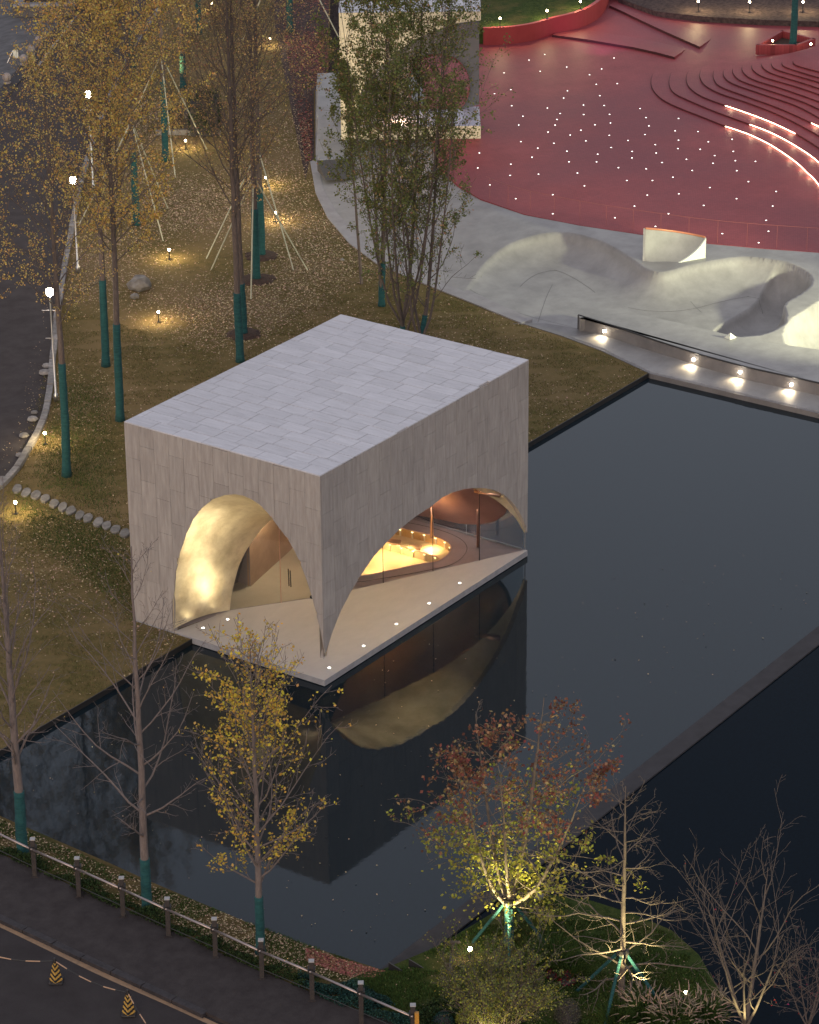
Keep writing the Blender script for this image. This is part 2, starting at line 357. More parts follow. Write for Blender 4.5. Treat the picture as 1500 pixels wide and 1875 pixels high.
# simple big sheets: the near pool and the far dark pool, parted by a stone weir
A0, A1 = np.array(px(700, 1775, ZW)), np.array(px(1500, 1148, ZW))
dirw = (A1-A0)/np.linalg.norm(A1-A0); nw = np.array([dirw[1], -dirw[0], 0.0])   # nw points to the dark pool (towards the viewer's right)
W0 = A0-dirw*14; W1 = A1+dirw*80
B0, B1 = np.array(px(770, 1775, ZW)), np.array(px(1500, 1182, ZW))
wid = float((B1-A1)@nw)
def rect(a, b, s, t, z0, z1, name, mt, kind=True):
    P = [a+nw*s, b+nw*s, b+nw*t, a+nw*t]
    return struct(name, [(p[0], p[1]) for p in P], z0, z1, mt)
def plate_with_hole(outer, hole, z, name, mt, parent):
    bm = bmesh.new(); es = []
    for lp in (outer, hole):
        vs = [bm.verts.new((x, y, z)) for x, y in lp]
        es += [bm.edges.new((vs[i], vs[(i+1) % len(vs)])) for i in range(len(vs))]
    bmesh.ops.triangle_fill(bm, edges=es, use_beauty=True); bmesh.ops.recalc_face_normals(bm, faces=bm.faces)
    if bm.faces and sum(f.normal.z for f in bm.faces) < 0: bmesh.ops.reverse_faces(bm, faces=bm.faces)
    me = bpy.data.meshes.new(name); bm.to_mesh(me); bm.free(); return link_mesh(name, me, mt, parent)
PX0, PX1, PY0, PY1 = 6.2, 10.95, 1.85, 7.25      # dry basin of the sunken lounge under the pavilion
tag(plate_with_hole([tuple(W0[:2])]+[px(x, y, ZW)[:2] for x, y in [(1885, 848), (1885, 835), (1500, 742), (1190, 668)]]+[(-60.0, 5.6), (-60.0, float(W0[1]))], [(PX0, PY0), (PX1, PY0), (PX1, 5.45), (PX0, 5.45)], ZW, 'water', M['water'], None), kind='structure')
rect(W0, W1, wid, 60, -0.5, ZW-0.002, 'water', M['dark_water'])
rect(W0, W1, 0.002, wid-0.002, -0.5, ZW+0.05, 'weir', mat('weir_stone', (0.042, 0.039, 0.041), (0.056, 0.052, 0.055), scale=2, rough=.8, spec=.2))

lawn_px = [(-1200, 2073), (1190, 682), (1100, 640), (1030, 614), (960, 592), (860, 552), (760, 512), (690, 482), (640, 445), (600, 398), (578, 352), (568, 295), (578, 293), (577, 165), (600, 160), (612, -260), (-1500, -260)]
lw_ = ring(lawn_px); la_, lb_ = lw_[0], lw_[1]; ye = lambda x: float(np.interp(x, [la_[0], lb_[0]], [la_[1], lb_[1]]))
lw_ = [lw_[0], (PX0, ye(PX0)), (PX0, PY1), (PX1, PY1), (PX1, ye(PX1))]+lw_[1:]
struct('lawn', lw_, -0.55, Z0, M['lawn'])
# dark metal edging between lawn and pool
e0, e1 = np.array(px(-700, 1782)), np.array(px(1190, 682))
dd = (e1-e0)/np.linalg.norm(e1-e0); nn = np.array([dd[1], -dd[0], 0])
ed = MB()
for xa, xb in ((e0[0], PX0), (PX1, e1[0])):
    a_ = np.array([xa, ye(xa), 0]); b_ = np.array([xb, ye(xb), 0]); ed.prism([tuple((a_+nn*0.001)[:2]), tuple((b_+nn*0.001)[:2]), tuple((b_+nn*0.03)[:2]), tuple((a_+nn*0.03)[:2])], -0.5, Z0+0.02)
tag(ed.build('pool_edging', M['dark_metal']), kind='structure')
# mulch bed with pale dead leaves at the top, beyond the lawn
struct('garden_bed', ring([(505, 60), (560, 330), (566, 296), (576, 292), (575, 166), (598, 160), (611, -250), (480, -250)], Z0+0.004), Z0-0.2, Z0+0.004, M['mulch_bed'])

# left road with kerbs
kerb_px = [(-60, 950), (0, 893), (30, 862), (55, 820), (78, 775), (90, 725), (97, 660), (104, 590), (116, 510), (132, 420), (150, 330), (178, 240), (220, 140), (275, 40), (350, -80)]
kerb_w = smooth_path([px(x, y) for x, y in kerb_px], 5)
road_l = [(-1500, 950), (-1500, -260), (350, -260)]
poly = [tuple(p[:2]) for p in kerb_w]+[px(350, -260)[:2], px(-1500, -260)[:2], px(-1500, 950)[:2]]
struct('road', poly, -0.5, Z0+0.006, M['asphalt'])
kroot = empty('road_kerb', px(60, 820), 'pale stone kerb of short blocks curving between the side road and the lawn', 'kerb')
def kerb_blocks(path, w, h, L, root, mt, name='kerb_stone'):
    P = np.array(path, float); seg = np.linalg.norm(np.diff(P, axis=0), axis=1); cs = np.r_[0, np.cumsum(seg)]; n = int(cs[-1]/L)
    for i in range(n):
        a, b = [np.array([np.interp(s, cs, P[:, k]) for k in range(3)]) for s in (i*L+0.012, (i+1)*L-0.012)]
        d = (b-a)/np.linalg.norm(b-a); nrm = np.array([d[1], -d[0], 0])
        mb = MB(); hh = h*(1+0.12*rng.standard_normal()); sh = nrm*0.01*rng.standard_normal()
        mb.box((a+b)/2+np.array([0, 0, hh/2-0.1])+sh, (np.linalg.norm(b-a), w, hh+0.2), (tuple(d), tuple(nrm), (0, 0, 1)))
        mb.build(name, mt, root, bevel=0.012)
kerb_blocks(kerb_w, 0.24, 0.16, 0.9, kroot, M['kerb'])
# a few loose white stones beside the kerb
for i, (x, y, s) in enumerate([(66, 770, .22), (69, 757, .15), (50, 800, .2), (42, 835, .16), (10, 880, .2), (88, 685, .25), (92, 672, .2)]):
    mb = MB(); p = px(x-6, y); mb.lathe((p[0], p[1], p[2]), [(s*.6, -0.02), (s, s*.25), (s*.8, s*.6), (s*.3, s*.75)], 7)
    o = mb.build('kerb_rubble', M['kerb'], smooth=False)
    tag(o, ['whitish stone block lying on the road side of the kerb, %s' % t for t in ('below the lamp post', 'just above the larger one', 'halfway down the bend', 'lower on the bend', 'near the left picture edge', 'right by the lamp post foot', 'topmost by the lamp post')][i], 'stone', 'loose stones along the road kerb')
# left plaza: grey paving, with a dark gutter
struct('plaza', ring([(-700, 860), (-20, 190), (132, 18), (150, -8), (210, -100), (300, -260), (-1500, -260), (-1500, 860)], Z0+0.03), -0.5, Z0+0.05, M['plaza_stone'])
struct('gutter', ring([(-700, 880), (-18, 215), (142, 24), (158, -5), (216, -100), (210, -100), (150, -8), (131, 18), (-22, 188), (-700, 855)], Z0+0.01), -0.5, Z0+0.054, M['dark_kerb'])
struct('road_marking', ring([(62, 128), (66, 128), (146, 22), (141, 22)], Z0+0.01), Z0-0.1, Z0+0.012, M['cap_grey'])
for i, (x, y) in enumerate([(72, 84), (57, 100), (44, 118), (13, 152)]):
    p = px(x, y, Z0+.05)
    rt = empty('stone_bollard', p, ['granite ball bollard on grey paving, %s' % t for t in ('farthest of four', 'second farthest of four', 'beside the folding sign', 'nearest the left picture edge')][i], 'bollard', 'granite ball bollards along the gutter')
    R0 = 0.235
    MB().lathe(p, [(R0*math.sin(a)+.001, 0.08+R0-R0*math.cos(a)) for a in np.linspace(0.15, math.pi, 13)], 20).build('ball', M['granite'], rt, smooth=True)
    MB().lathe(p, [(.21, 0), (.21, .06), (.15, .1)], 18).build('base', M['granite'], rt)
# folding sign beside the balls
p = np.array(px(26, 114, Z0+.05)); rt = empty('folding_sign', p, 'small white folding sign standing on grey paving beside the granite balls', 'sign')
MB().box(p+HOR_R*.1+np.array([0, 0, .45]), (.28, .03, .42), (tuple(HOR_R), tuple(HOR_F), (0, 0, 1))).build('board', M['white_paint'], rt)
for s, e in ((-.35, -.25), (.3, .25)):
    MB().tube([p+HOR_R*0.05*np.sign(s)+np.array([0, 0, .62]), p+HOR_R*s+HOR_F*e*0.4], .02, 6).build('leg', M['steel'], rt)
# planter block at the top left
p = px(28, 32, Z0+.05); q = px(135, 30, Z0+.05)
a, b = np.array(p), np.array(q); dA = (b-a)/np.linalg.norm(b-a); nA = np.array([-dA[1], dA[0], 0])
rt = empty('planter_block', a, 'low grey stone planter with dark top beside the side road', 'planter')
L_ = np.linalg.norm(b-a); c = (a+b)/2+nA*1.6
MB().box(c+np.array([0, 0, .3]), (L_, 3.2, .6), (tuple(dA), tuple(nA), (0, 0, 1))).build('base', M['plaza_stone'], rt, bevel=.03)
MB().box(c+np.array([0, 0, .66]), (L_+.15, 3.3, .12), (tuple(dA), tuple(nA), (0, 0, 1))).build('coping', M['slab_side'], rt, bevel=.02)
MB().box(c+nA*.15+np.array([0, 0, 1.05]), (L_-.9, 2.5, .66), (tuple(dA), tuple(nA), (0, 0, 1))).build('dark_top', M['dark_metal'], rt, bevel=.02)

# bottom bank, hedge strip, pavement, kerb and street
bank_far = [(-900, 1190), (-300, 1382), (0, 1494), (100, 1537), (200, 1580), (270, 1612), (360, 1650), (460, 1692), (560, 1730), (640, 1757), (700, 1776), (760, 1778)]
bank_near = [(1500, 2250), (800, 1912), (760, 1885), (600, 1832), (480, 1780), (380, 1737), (290, 1693), (200, 1655), (60, 1590), (-60, 1540), (-300, 1430), (-900, 1210)]
struct('bank', ring(bank_far+bank_near), -0.55, Z0, M['dry_grass'])
pave_far = bank_near[::-1]
pave_near = [(1500, 2390), (700, 2010), (430, 1880), (330, 1833), (200, 1772), (100, 1725), (0, 1679), (-100, 1633), (-300, 1545), (-900, 1290)]
struct('pavement', ring(pave_far+pave_near), -0.5, Z0+0.03, M['pavement'])
struct('street', ring([(-900, 1280), (-300, 1540), (0, 1674), (200, 1768), (430, 1876), (700, 2006), (1500, 2386), (1500, 3400), (-900, 3400)]), -0.5, Z0-0.08, M['street_asphalt'])
skr = empty('street_kerb', px(200, 1772), 'dark stone kerb stepping down from the pavement to the street', 'kerb')
kerb_blocks([px(x, y, Z0) for x, y in smooth_path([(p[0], p[1]+3) for p in pave_near[2:][::-1]], 4)], 0.22, 0.045, 1.1, skr, M['dark_kerb'])
yl = smooth_path([px(x, y, Z0-.08) for x, y in [(-300, 1566), (-100, 1652), (0, 1694), (100, 1742), (200, 1790), (300, 1834), (400, 1880), (600, 1975)]], 4)
mb = MB(); W_ = .085
for i in range(len(yl)-1):
    d = yl[i+1]-yl[i]; n_ = np.array([d[1], -d[0], 0])/np.linalg.norm(d)
    mb.add([yl[i]-n_*W_, yl[i+1]-n_*W_, yl[i+1]+n_*W_, yl[i]+n_*W_], [(0, 1, 2, 3)])
for v in range(len(mb.v)): mb.v[v] = (mb.v[v][0], mb.v[v][1], Z0-.08+.004)
tag(mb.build('lane_marking', M['yellow_line']), kind='structure')
# expansion slot in the pavement
# ------------------------------------------------------------------ skatepark height field
def poly_sdf(X, Y, poly):
    P = np.array(poly)[:, :2]; Q = np.roll(P, -1, axis=0)
    d = np.full(X.shape, 1e9); ins = np.zeros(X.shape, bool)
    for (x1, y1), (x2, y2) in zip(P, Q):
        ex, ey = x2-x1, y2-y1; wx, wy = X-x1, Y-y1
        t = np.clip((wx*ex+wy*ey)/(ex*ex+ey*ey+1e-12), 0, 1)
        d = np.minimum(d, np.hypot(wx-ex*t, wy-ey*t))
        c = ((y1 > Y) != (y2 > Y)) & (X < (x2-x1)*(Y-y1)/(y2-y1+1e-12)+x1); ins ^= c
    return np.where(ins, d, -d)
ZD = 0.90
rz = lambda y: float(np.interp(y, [480, 600], [ZD, .5]))
outer = ring([(578, 165), (577, 293), (568, 295), (578, 352), (600, 398), (640, 445), (690, 482), (760, 512), (860, 552), (960, 592), (1030, 614), (1100, 640), (1190, 683), (1500, 756), (1900, 860), (1900, 300), (1500, 300), (1100, 300), (860, 250), (800, 160)], -0.02)
low_edge = ring([(572, 350), (600, 398), (640, 445), (690, 482), (760, 512), (860, 552), (960, 592), (1030, 614), (1100, 640), (1190, 683), (1500, 756), (1900, 860), (1900, 1600), (300, 1400), (300, 300), (572, 300)], -0.02)
bowl = [tuple(p[:2]) for p in smooth_path([px(x, y, rz(y)) for x, y in [(842, 520), (858, 490), (890, 458), (930, 438), (985, 427), (1040, 426), (1085, 436), (1122, 452), (1155, 472), (1182, 492), (1215, 500), (1262, 488), (1310, 477), (1360, 471), (1410, 475), (1455, 487), (1482, 506), (1484, 528), (1462, 549), (1436, 568), (1438, 592), (1432, 606), (1380, 617), (1290, 612), (1200, 588), (1150, 577), (1060, 592), (985, 585), (900, 560)]], 4, True)]
kid = [tuple(p[:2]) for p in smooth_path([px(x, y, rz(y)) for x, y in [(1306, 585), (1318, 566), (1352, 543), (1385, 518), (1402, 490), (1425, 478), (1455, 487), (1482, 506), (1484, 528), (1462, 549), (1436, 568), (1438, 592), (1430, 607), (1395, 616), (1350, 614), (1318, 604)]], 4, True)]
bowl2 = [tuple(p[:2]) for p in smooth_path([px(x, y, rz(y)) for x, y in [(1437, 622), (1446, 603), (1475, 583), (1515, 560), (1600, 560), (1640, 620), (1560, 665), (1500, 648), (1450, 636)]], 4, True)]
o2 = np.array(outer); uF = o2@HOR_F[:2]; uR = o2@HOR_R[:2]
step = 0.085
ga = np.arange(uR.min()-.3, min(uR.max(), 36)+.3, step); gb = np.arange(uF.min()-.3, uF.max()+.3, step)
GA, GB = np.meshgrid(ga, gb)
X = GA*HOR_R[0]+GB*HOR_F[0]; Y = GA*HOR_R[1]+GB*HOR_F[1]
so = poly_sdf(X, Y, outer); sl = -poly_sdf(X, Y, low_edge)
def sst(t): t = np.clip(t, 0, 1); return t*t*(3-2*t)
deck = -0.02+np.interp(sl, [.5, 1.5, 3.5, 5.0, 6.5, 8], [0, .08, .42, .68, .88, ZD+.02])
def prof(s, r):   # quarter-pipe section: 0 on the rim, 1 on the floor
    t = np.clip(s/r, 0, 1); return np.sqrt(1-(1-t)**2)
sb = poly_sdf(X, Y, bowl); sk = poly_sdf(X, Y, kid); s2 = poly_sdf(X, Y, bowl2)
rr = 2.0
fl = -0.15
Z = np.where(sb > 0, deck+(fl-deck)*(prof(sb, rr)), deck)
Z = Z-np.where(sk > 0, 0.85*prof(sk, 1.3), 0)
Z = Z-np.where(s2 > 0, 1.5*prof(s2, 1.2), 0)
Z = np.where(so < 0.05, -0.75, Z)
ny, nx_ = X.shape; idx = np.arange(nx_*ny).reshape(ny, nx_)
Fq = np.stack([idx[:-1, :-1], idx[:-1, 1:], idx[1:, 1:], idx[1:, :-1]], -1).reshape(-1, 4)
keep = (so.ravel()[Fq] > 0.02).any(axis=1); Fq = Fq[keep]
used, inv = np.unique(Fq, return_inverse=True)
sk_o = np_mesh('skatepark_ground', np.stack([X, Y, Z], -1).reshape(-1, 3)[used], inv.reshape(-1, 4), M['concrete'], smooth=True); tag(sk_o, kind='structure')
# construction joints cut in the concrete as thin dark strips following the relief
from mathutils.bvhtree import BVHTree
def zfield(x, y):
    a_ = x*HOR_R[0]+y*HOR_R[1]; b_ = x*HOR_F[0]+y*HOR_F[1]
    i = int(np.clip((b_-gb[0])/step, 0, ny-2)); j = int(np.clip((a_-ga[0])/step, 0, nx_-2)); fb = (b_-gb[0])/step-i; fa = (a_-ga[0])/step-j
    return float(Z[i, j]*(1-fa)*(1-fb)+Z[i, j+1]*fa*(1-fb)+Z[i+1, j]*(1-fa)*fb+Z[i+1, j+1]*fa*fb)
def seam(ptsz, w=.016):
    P = [np.array(q) for q in smooth_path(ptsz, 14)]; mb = MB()
    for i in range(len(P)-1):
        d = P[i+1]-P[i]; n_ = np.array([d[1], -d[0]])/(math.hypot(d[0], d[1])+1e-9)*w/2
        q = [(P[i][0]-n_[0], P[i][1]-n_[1]), (P[i+1][0]-n_[0], P[i+1][1]-n_[1]), (P[i+1][0]+n_[0], P[i+1][1]+n_[1]), (P[i][0]+n_[0], P[i][1]+n_[1])]
        mb.add([(a, b, zfield(a, b)+.006) for a, b in q], [(0, 1, 2, 3)])
    return mb
allm = MB()
for pts in ([(985, 585), (1000, 540), (1012, 515)], [(860, 528), (905, 547), (960, 570), (1045, 592)], [(1265, 548), (1285, 566)]):
    s_ = seam([px(x, y, 0.0) for x, y in pts]); allm.add(s_.v, s_.f)
def offset_line(poly, d, a, b):
    P = np.array(poly)[:, :2]; T = np.roll(P, -1, 0)-np.roll(P, 1, 0); T /= np.linalg.norm(T, axis=1, keepdims=True); Nn = np.stack([-T[:, 1], T[:, 0]], 1)
    if poly_sdf(P[:1, 0]+Nn[:1, 0]*.2, P[:1, 1]+Nn[:1, 1]*.2, P)[0] < 0: Nn = -Nn
    Q = P+Nn*d; sd_ = poly_sdf(Q[:, 0], Q[:, 1], P); return [tuple(q) for i, q in enumerate(Q) if a <= i <= b and sd_[i] > d*.93]
for d_, a_, b_ in ((1.95, 6, 34), (1.95, 38, 66)):
    ol = offset_line(bowl, d_, a_, b_)
    if len(ol) > 3:
        s_ = seam([(q[0], q[1], 0) for q in ol], .02); allm.add(s_.v, s_.f)
tag(allm.build('expansion_joint', mat('joint_grey', (0.13, .12, .118), rough=.8)), kind='structure')

# walkway between ledge and water, path strip along the lawn
struct('walkway', ring([(940, 592), (960, 593), (1030, 615), (1100, 641), (1191, 684), (1500, 757), (2100, 905), (2100, 830), (1500, 719), (1290, 668), (1150, 628), (1059, 601), (1000, 592)], -0.03), -0.5, -0.03, M['walk_concrete'])
struct('path', ring([(568, 295), (578, 352), (600, 398), (640, 445), (690, 482), (760, 512), (860, 552), (955, 591), (975, 584), (870, 536), (790, 505), (712, 472), (662, 437), (618, 390), (593, 348), (581, 300), (590, 250), (590, 166), (578, 165), (578, 293)], -0.01), -0.3, -0.01, M['path_concrete'])
# raised granite ledge with its dark coping
rt = empty('ledge_wall', px(1280, 660, 0), 'long low concrete ledge with a dark steel coping beside the pool walkway', 'ledge')
zl = 0.57
front = [(1059, 602), (1122, 622), (1200, 649), (1280, 675), (1368, 699), (1500, 728), (2100, 868)]
fr = [np.array(px(x, y, -0.03)) for x, y in front]
topb = [px(x, y, zl)[:2] for x, y in [(2100, 730), (1500, 640), (1400, 626), (1330, 612), (1240, 590), (1150, 572), (1090, 577), (1062, 582)]]
MB().prism([tuple(p[:2]) for p in fr]+topb, -0.3, zl-.02).build('ledge_body', M['walk_concrete'], rt)
mb = MB()
MB().prism([tuple(p[:2]) for p in fr]+topb, zl-.02, zl).build('ledge_top', M['concrete'], rt)
for i in range(len(fr)-1): mb.tube([fr[i]+np.array([0, 0, zl+.03]), fr[i+1]+np.array([0, 0, zl+.03])], .035, 6)
mb.tube([fr[0]+np.array([0, 0, 0]), fr[0]+np.array([0, 0, zl+.03])], .035, 6)
mb.build('coping', M['dark_metal'], rt)
names = ('leftmost, near the ledge end', 'second from the left', 'third from the left', 'nearest the right picture edge')
for i, (x, y) in enumerate([(1108, 606), (1271, 658), (1356, 681), (1450, 704)]):
    # point on the wall face
    k = 0
    for j in range(len(fr)-1):
        if front[j][0] <= x <= front[j+1][0]: k = j
    n_ = np.cross(fr[k+1]-fr[k], [0, 0, 1]); P = px_plane(x, y, fr[k], n_); n_ = n_/np.linalg.norm(n_)
    if n_@(CAM-P) < 0: n_ = -n_
    lr = empty('wall_light', P, 'small round wall light on the ledge face, %s' % names[i], 'wall light', 'round lights set in the ledge face')
    c = P+n_*.03
    MB().lathe(P+n_*.05, [(.001, -.055), (.04, -.04), (.055, 0), (.04, .04), (.001, .055)], 12).build('lens', M['bulb_led'], lr, smooth=True)
    bx = MB(); bx.box(P+n_*.01+np.array([0, 0, .0]), (.16, .02, .16), (tuple(np.cross(n_, [0, 0, 1])), tuple(n_), (0, 0, 1))); bx.build('housing', M['steel'], lr)
    spot_light('wall_lamp', c+n_*.10+np.array([0, 0, .05]), c+n_*.42+np.array([0, 0, -.6]), 34, (1, .80, .48), 120, 1, parent=lr)
# little marker stop on the deck
p = px(1337, 622, zl); mb = MB()
mb.add([(p[0], p[1], p[2]+.002), (p[0]+.35, p[1]-.1, p[2]+.002), (p[0]+.05, p[1]+.3, p[2]+.002), (p[0]+.05, p[1]+.02, p[2]+.28)], [(0, 1, 3), (1, 2, 3), (2, 0, 3), (2, 1, 0)])
tag(mb.build('corner_marker', M['white_paint']), 'small white triangular wedge standing on the ledge platform', 'marker')

# corner quarter pipe: curved riding face between two white cheeks
rt = empty('quarter_pipe', px(1235, 470, ZD), 'raised concrete corner ramp with curved riding face and pale side wall', 'skate ramp')
bk = [np.array(px(x, y, ZD)) for x, y in [(1180, 476), (1232, 462), (1290, 471)]]  # feet of the back edge
hb = [1.08, .80, .72]
bk = [np.array(px(1181, 473, ZD)), np.array(px(1240, 458, ZD)), np.array(px(1290, 471, ZD))]
top = []
for b_, yt in zip(bk, (418, 422, 434)): top.append(b_+np.array([0, 0, height_at(b_, yt)]))
front_pt = [np.array(px(1181, 479, ZD-.05)), np.array(px(1206, 497, ZD-.25)), np.array(px(1235, 483, ZD-.05))]
ns, nt_ = 16, 14
V = []
for i in range(ns+1):
    s = i/ns
    def q3(a): return a[0]*(1-s)**2*1+a[1]*2*s*(1-s)+a[2]*s*s
    T = q3(top); Fp = q3(front_pt)
    for j in range(nt_+1):
        t = j/nt_; ang = t*math.pi/2
        hxy = T[:2]+(Fp[:2]-T[:2])*(.5*(1-math.cos(ang))+.5*t); zz = Fp[2]+(T[2]-Fp[2])*(.5*(1-math.sin(ang))+.5*(1-t))
        V.append((hxy[0], hxy[1], zz))
ix = np.arange((ns+1)*(nt_+1)).reshape(ns+1, nt_+1)
Fq = np.stack([ix[:-1, :-1], ix[1:, :-1], ix[1:, 1:], ix[:-1, 1:]], -1).reshape(-1, 4)
np_mesh('riding_face', np.array(V), Fq, M['concrete'], rt, smooth=True)
Vn = np.array(V).reshape(ns+1, nt_+1, 3)
for side, mt_ in ((0, 'path_concrete'), (ns, 'white_paint')):
    c = Vn[side]; mb = MB(); nrm_ = np.cross(c[-1]-c[0], [0, 0, 1.0]); nrm_ /= np.linalg.norm(nrm_)
    if nrm_@(Vn[ns//2][3]-c[0]) > 0: nrm_ = -nrm_
    pts_ = [p for p in c]+[np.array([c[0][0], c[0][1], c[-1][2]-.1])]
    a_ = [p+nrm_*.005 for p in pts_]; b_ = [p+nrm_*.09 for p in pts_]; n = len(pts_)
    mb.add(a_+b_, [tuple(range(n)), tuple(range(2*n-1, n-1, -1))]+[(i, (i+1) % n, n+(i+1) % n, n+i) for i in range(n)])
    mb.build('side_wall', M[mt_], rt)
mb = MB()
back = Vn[:, 0]; n = len(back)
mb.add([p for p in back]+[np.array([p[0], p[1], -.2]) for p in back], [(i, i+1, n+i+1, n+i) for i in range(n-1)]); mb.build('back_wall', M['path_concrete'], rt)
MB().tube(back, .045, 8).build('coping', M['orange_coping'], rt)

# ------------------------------------------------------------------ red plaza
ZR = 0.915
red_px = [(800, 300), (838, 338), (880, 364), (960, 392), (1060, 412), (1180, 430), (1300, 446), (1400, 455), (1500, 462), (2200, 520), (2200, 40), (1500, 40), (1400, 37), (1290, 32), (1200, 22), (1145, 5), (1115, -4), (1090, 30), (1062, 49), (1010, 64), (950, 75), (889, 80), (760, 80)]
struct('red_plaza', [px(x, y, ZR)[:2] for x, y in red_px], -0.3, ZR, M['red_pave'])
# brick courses of the red paving: slightly raised rows read as fine texture from here
def add_brick_relief(m, scale=3.2):
    nt = m.node_tree; N = nt.nodes; L = nt.links; b = N['Principled BSDF']
    geo = N.new('ShaderNodeNewGeometry'); mp = N.new('ShaderNodeMapping'); mp.inputs['Rotation'].default_value = (0, 0, -YAW+0.12); L.new(geo.outputs['Position'], mp.inputs['Vector'])
    br = N.new('ShaderNodeTexBrick'); br.inputs['Scale'].default_value = scale; br.inputs['Mortar Size'].default_value = 0.03
    br.inputs['Color1'].default_value = (1, 1, 1, 1); br.inputs['Color2'].default_value = (.84, .84, .84, 1); br.inputs['Mortar'].default_value = (.62, .62, .62, 1)
    rot = N.new('ShaderNodeMapping'); rot.inputs['Rotation'].default_value = (0, 0, math.pi/2); L.new(mp.outputs[0], rot.inputs['Vector']); L.new(rot.outputs[0], br.inputs['Vector'])
    src = b.inputs['Base Color'].links[0].from_socket
    mx = N.new('ShaderNodeMix'); mx.data_type = 'RGBA'; mx.blend_type = 'MULTIPLY'; mx.inputs['Factor'].default_value = 1; L.new(src, mx.inputs['A']); L.new(br.outputs['Color'], mx.inputs['B']); L.new(mx.outputs['Result'], b.inputs['Base Color'])
add_brick_relief(M['red_pave'])
# crop coordinates of the close view (x/2.34375+860, y/2.34375)
def cz(x, y): return (860+x/2.34375, y/2.34375)
steps = [
 [(905, 262), (835, 275), (795, 305), (780, 345), (790, 385), (830, 425), (900, 460), (1000, 499), (1100, 539), (1200, 573), (1300, 622), (1400, 690), (1450, 736), (1500, 788), (1620, 960)],
 [(965, 262), (905, 280), (868, 310), (858, 358), (880, 397), (950, 432), (1060, 478), (1205, 531), (1300, 568), (1400, 622), (1500, 692), (1640, 830)],
 [(1010, 262), (960, 282), (937, 310), (932, 345), (950, 378), (1000, 412), (1100, 450), (1210, 488), (1307, 526), (1400, 570), (1500, 632), (1640, 735)],
 [(1050, 270), (1005, 285), (990, 312), (992, 335), (1015, 366), (1080, 400), (1200, 440), (1350, 500), (1500, 580), (1640, 670)],
 [(1100, 275), (1060, 290), (1047, 312), (1052, 342), (1080, 370), (1180, 408), (1330, 462), (1470, 525), (1560, 570), (1640, 620)],
 [(1150, 272), (1105, 285), (1090, 308), (1100, 335), (1140, 360), (1260, 402), (1400, 450), (1500, 502), (1640, 580)],
 [(1190, 268), (1145, 280), (1130, 300), (1142, 326), (1180, 350), (1300, 390), (1420, 430), (1500, 465), (1640, 530)],
 [(1225, 262), (1185, 272), (1170, 291), (1185, 318), (1230, 343), (1350, 380), (1500, 433), (1640, 490)],
 [(1260, 256), (1222, 268), (1212, 285), (1226, 306), (1270, 330), (1400, 368), (1500, 402), (1640, 455)],
 [(1300, 252), (1265, 262), (1255, 278), (1275, 300), (1320, 320), (1420, 350), (1500, 376), (1640, 425)],
 [(1340, 248), (1305, 260), (1297, 275), (1315, 294), (1380, 315), (1500, 350), (1640, 395)],
 [(1385, 245), (1350, 258), (1343, 273), (1370, 290), (1500, 330), (1640, 368)],
 [(1430, 240), (1398, 252), (1390, 265), (1410, 280), (1500, 305), (1640, 340)]]
RISE = 0.085
amph = empty('amphitheatre', px(1500, 250, ZR), 'red curved amphitheatre steps rising to the upper right of the plaza', 'steps')
for i, s in enumerate(steps):
    z = ZR+RISE*(i+1)
    path = smooth_path([cz(x, y) for x, y in s], 5)
    W = [px(x, y, z)[:2] for x, y in path]
    tail = [px(*cz(1640, 225-3*i), z)[:2], px(*cz(1440+5*i, 225-3*i), z)[:2]]
    MB().prism(W+tail, z-RISE-.004, z).build('step', M['red_pave'], amph)
    # dark lip under the nosing: the riser's shade put into its colour
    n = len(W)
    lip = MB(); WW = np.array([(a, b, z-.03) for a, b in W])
    lip.tube(WW-np.array([0, 0, .012]), .026, 6, cap=True); lip.build('riser_shade', M['shade_red'], amph)
for (i, a, b) in ((0, 8, 14), (1, 7, 11), (2, 6, 9), (4, 7, 9)):
    z = ZR+RISE*(i+1)
    path = smooth_path([cz(x, y) for x, y in steps[i][a:b+1]], 6)
    P = np.array([px(x, y, z) for x, y in path]); d = np.gradient(P, axis=0); n_ = np.stack([d[:, 1], -d[:, 0], 0*d[:, 0]], 1); n_ /= np.linalg.norm(n_, axis=1, keepdims=True)
    if (n_[0]@(CAM-P[0])) < 0: n_ = -n_
    MB().tube(P+n_*.03-np.array([0, 0, .03]), .016, 6).build('led_strip', M['strip_led'], amph)
    for q in range(2, len(P), 5):
        point_light('strip_lamp', P[q]+n_[q]*.12+np.array([0, 0, .02]), 2.2, (1, .68, .42), .1, amph)
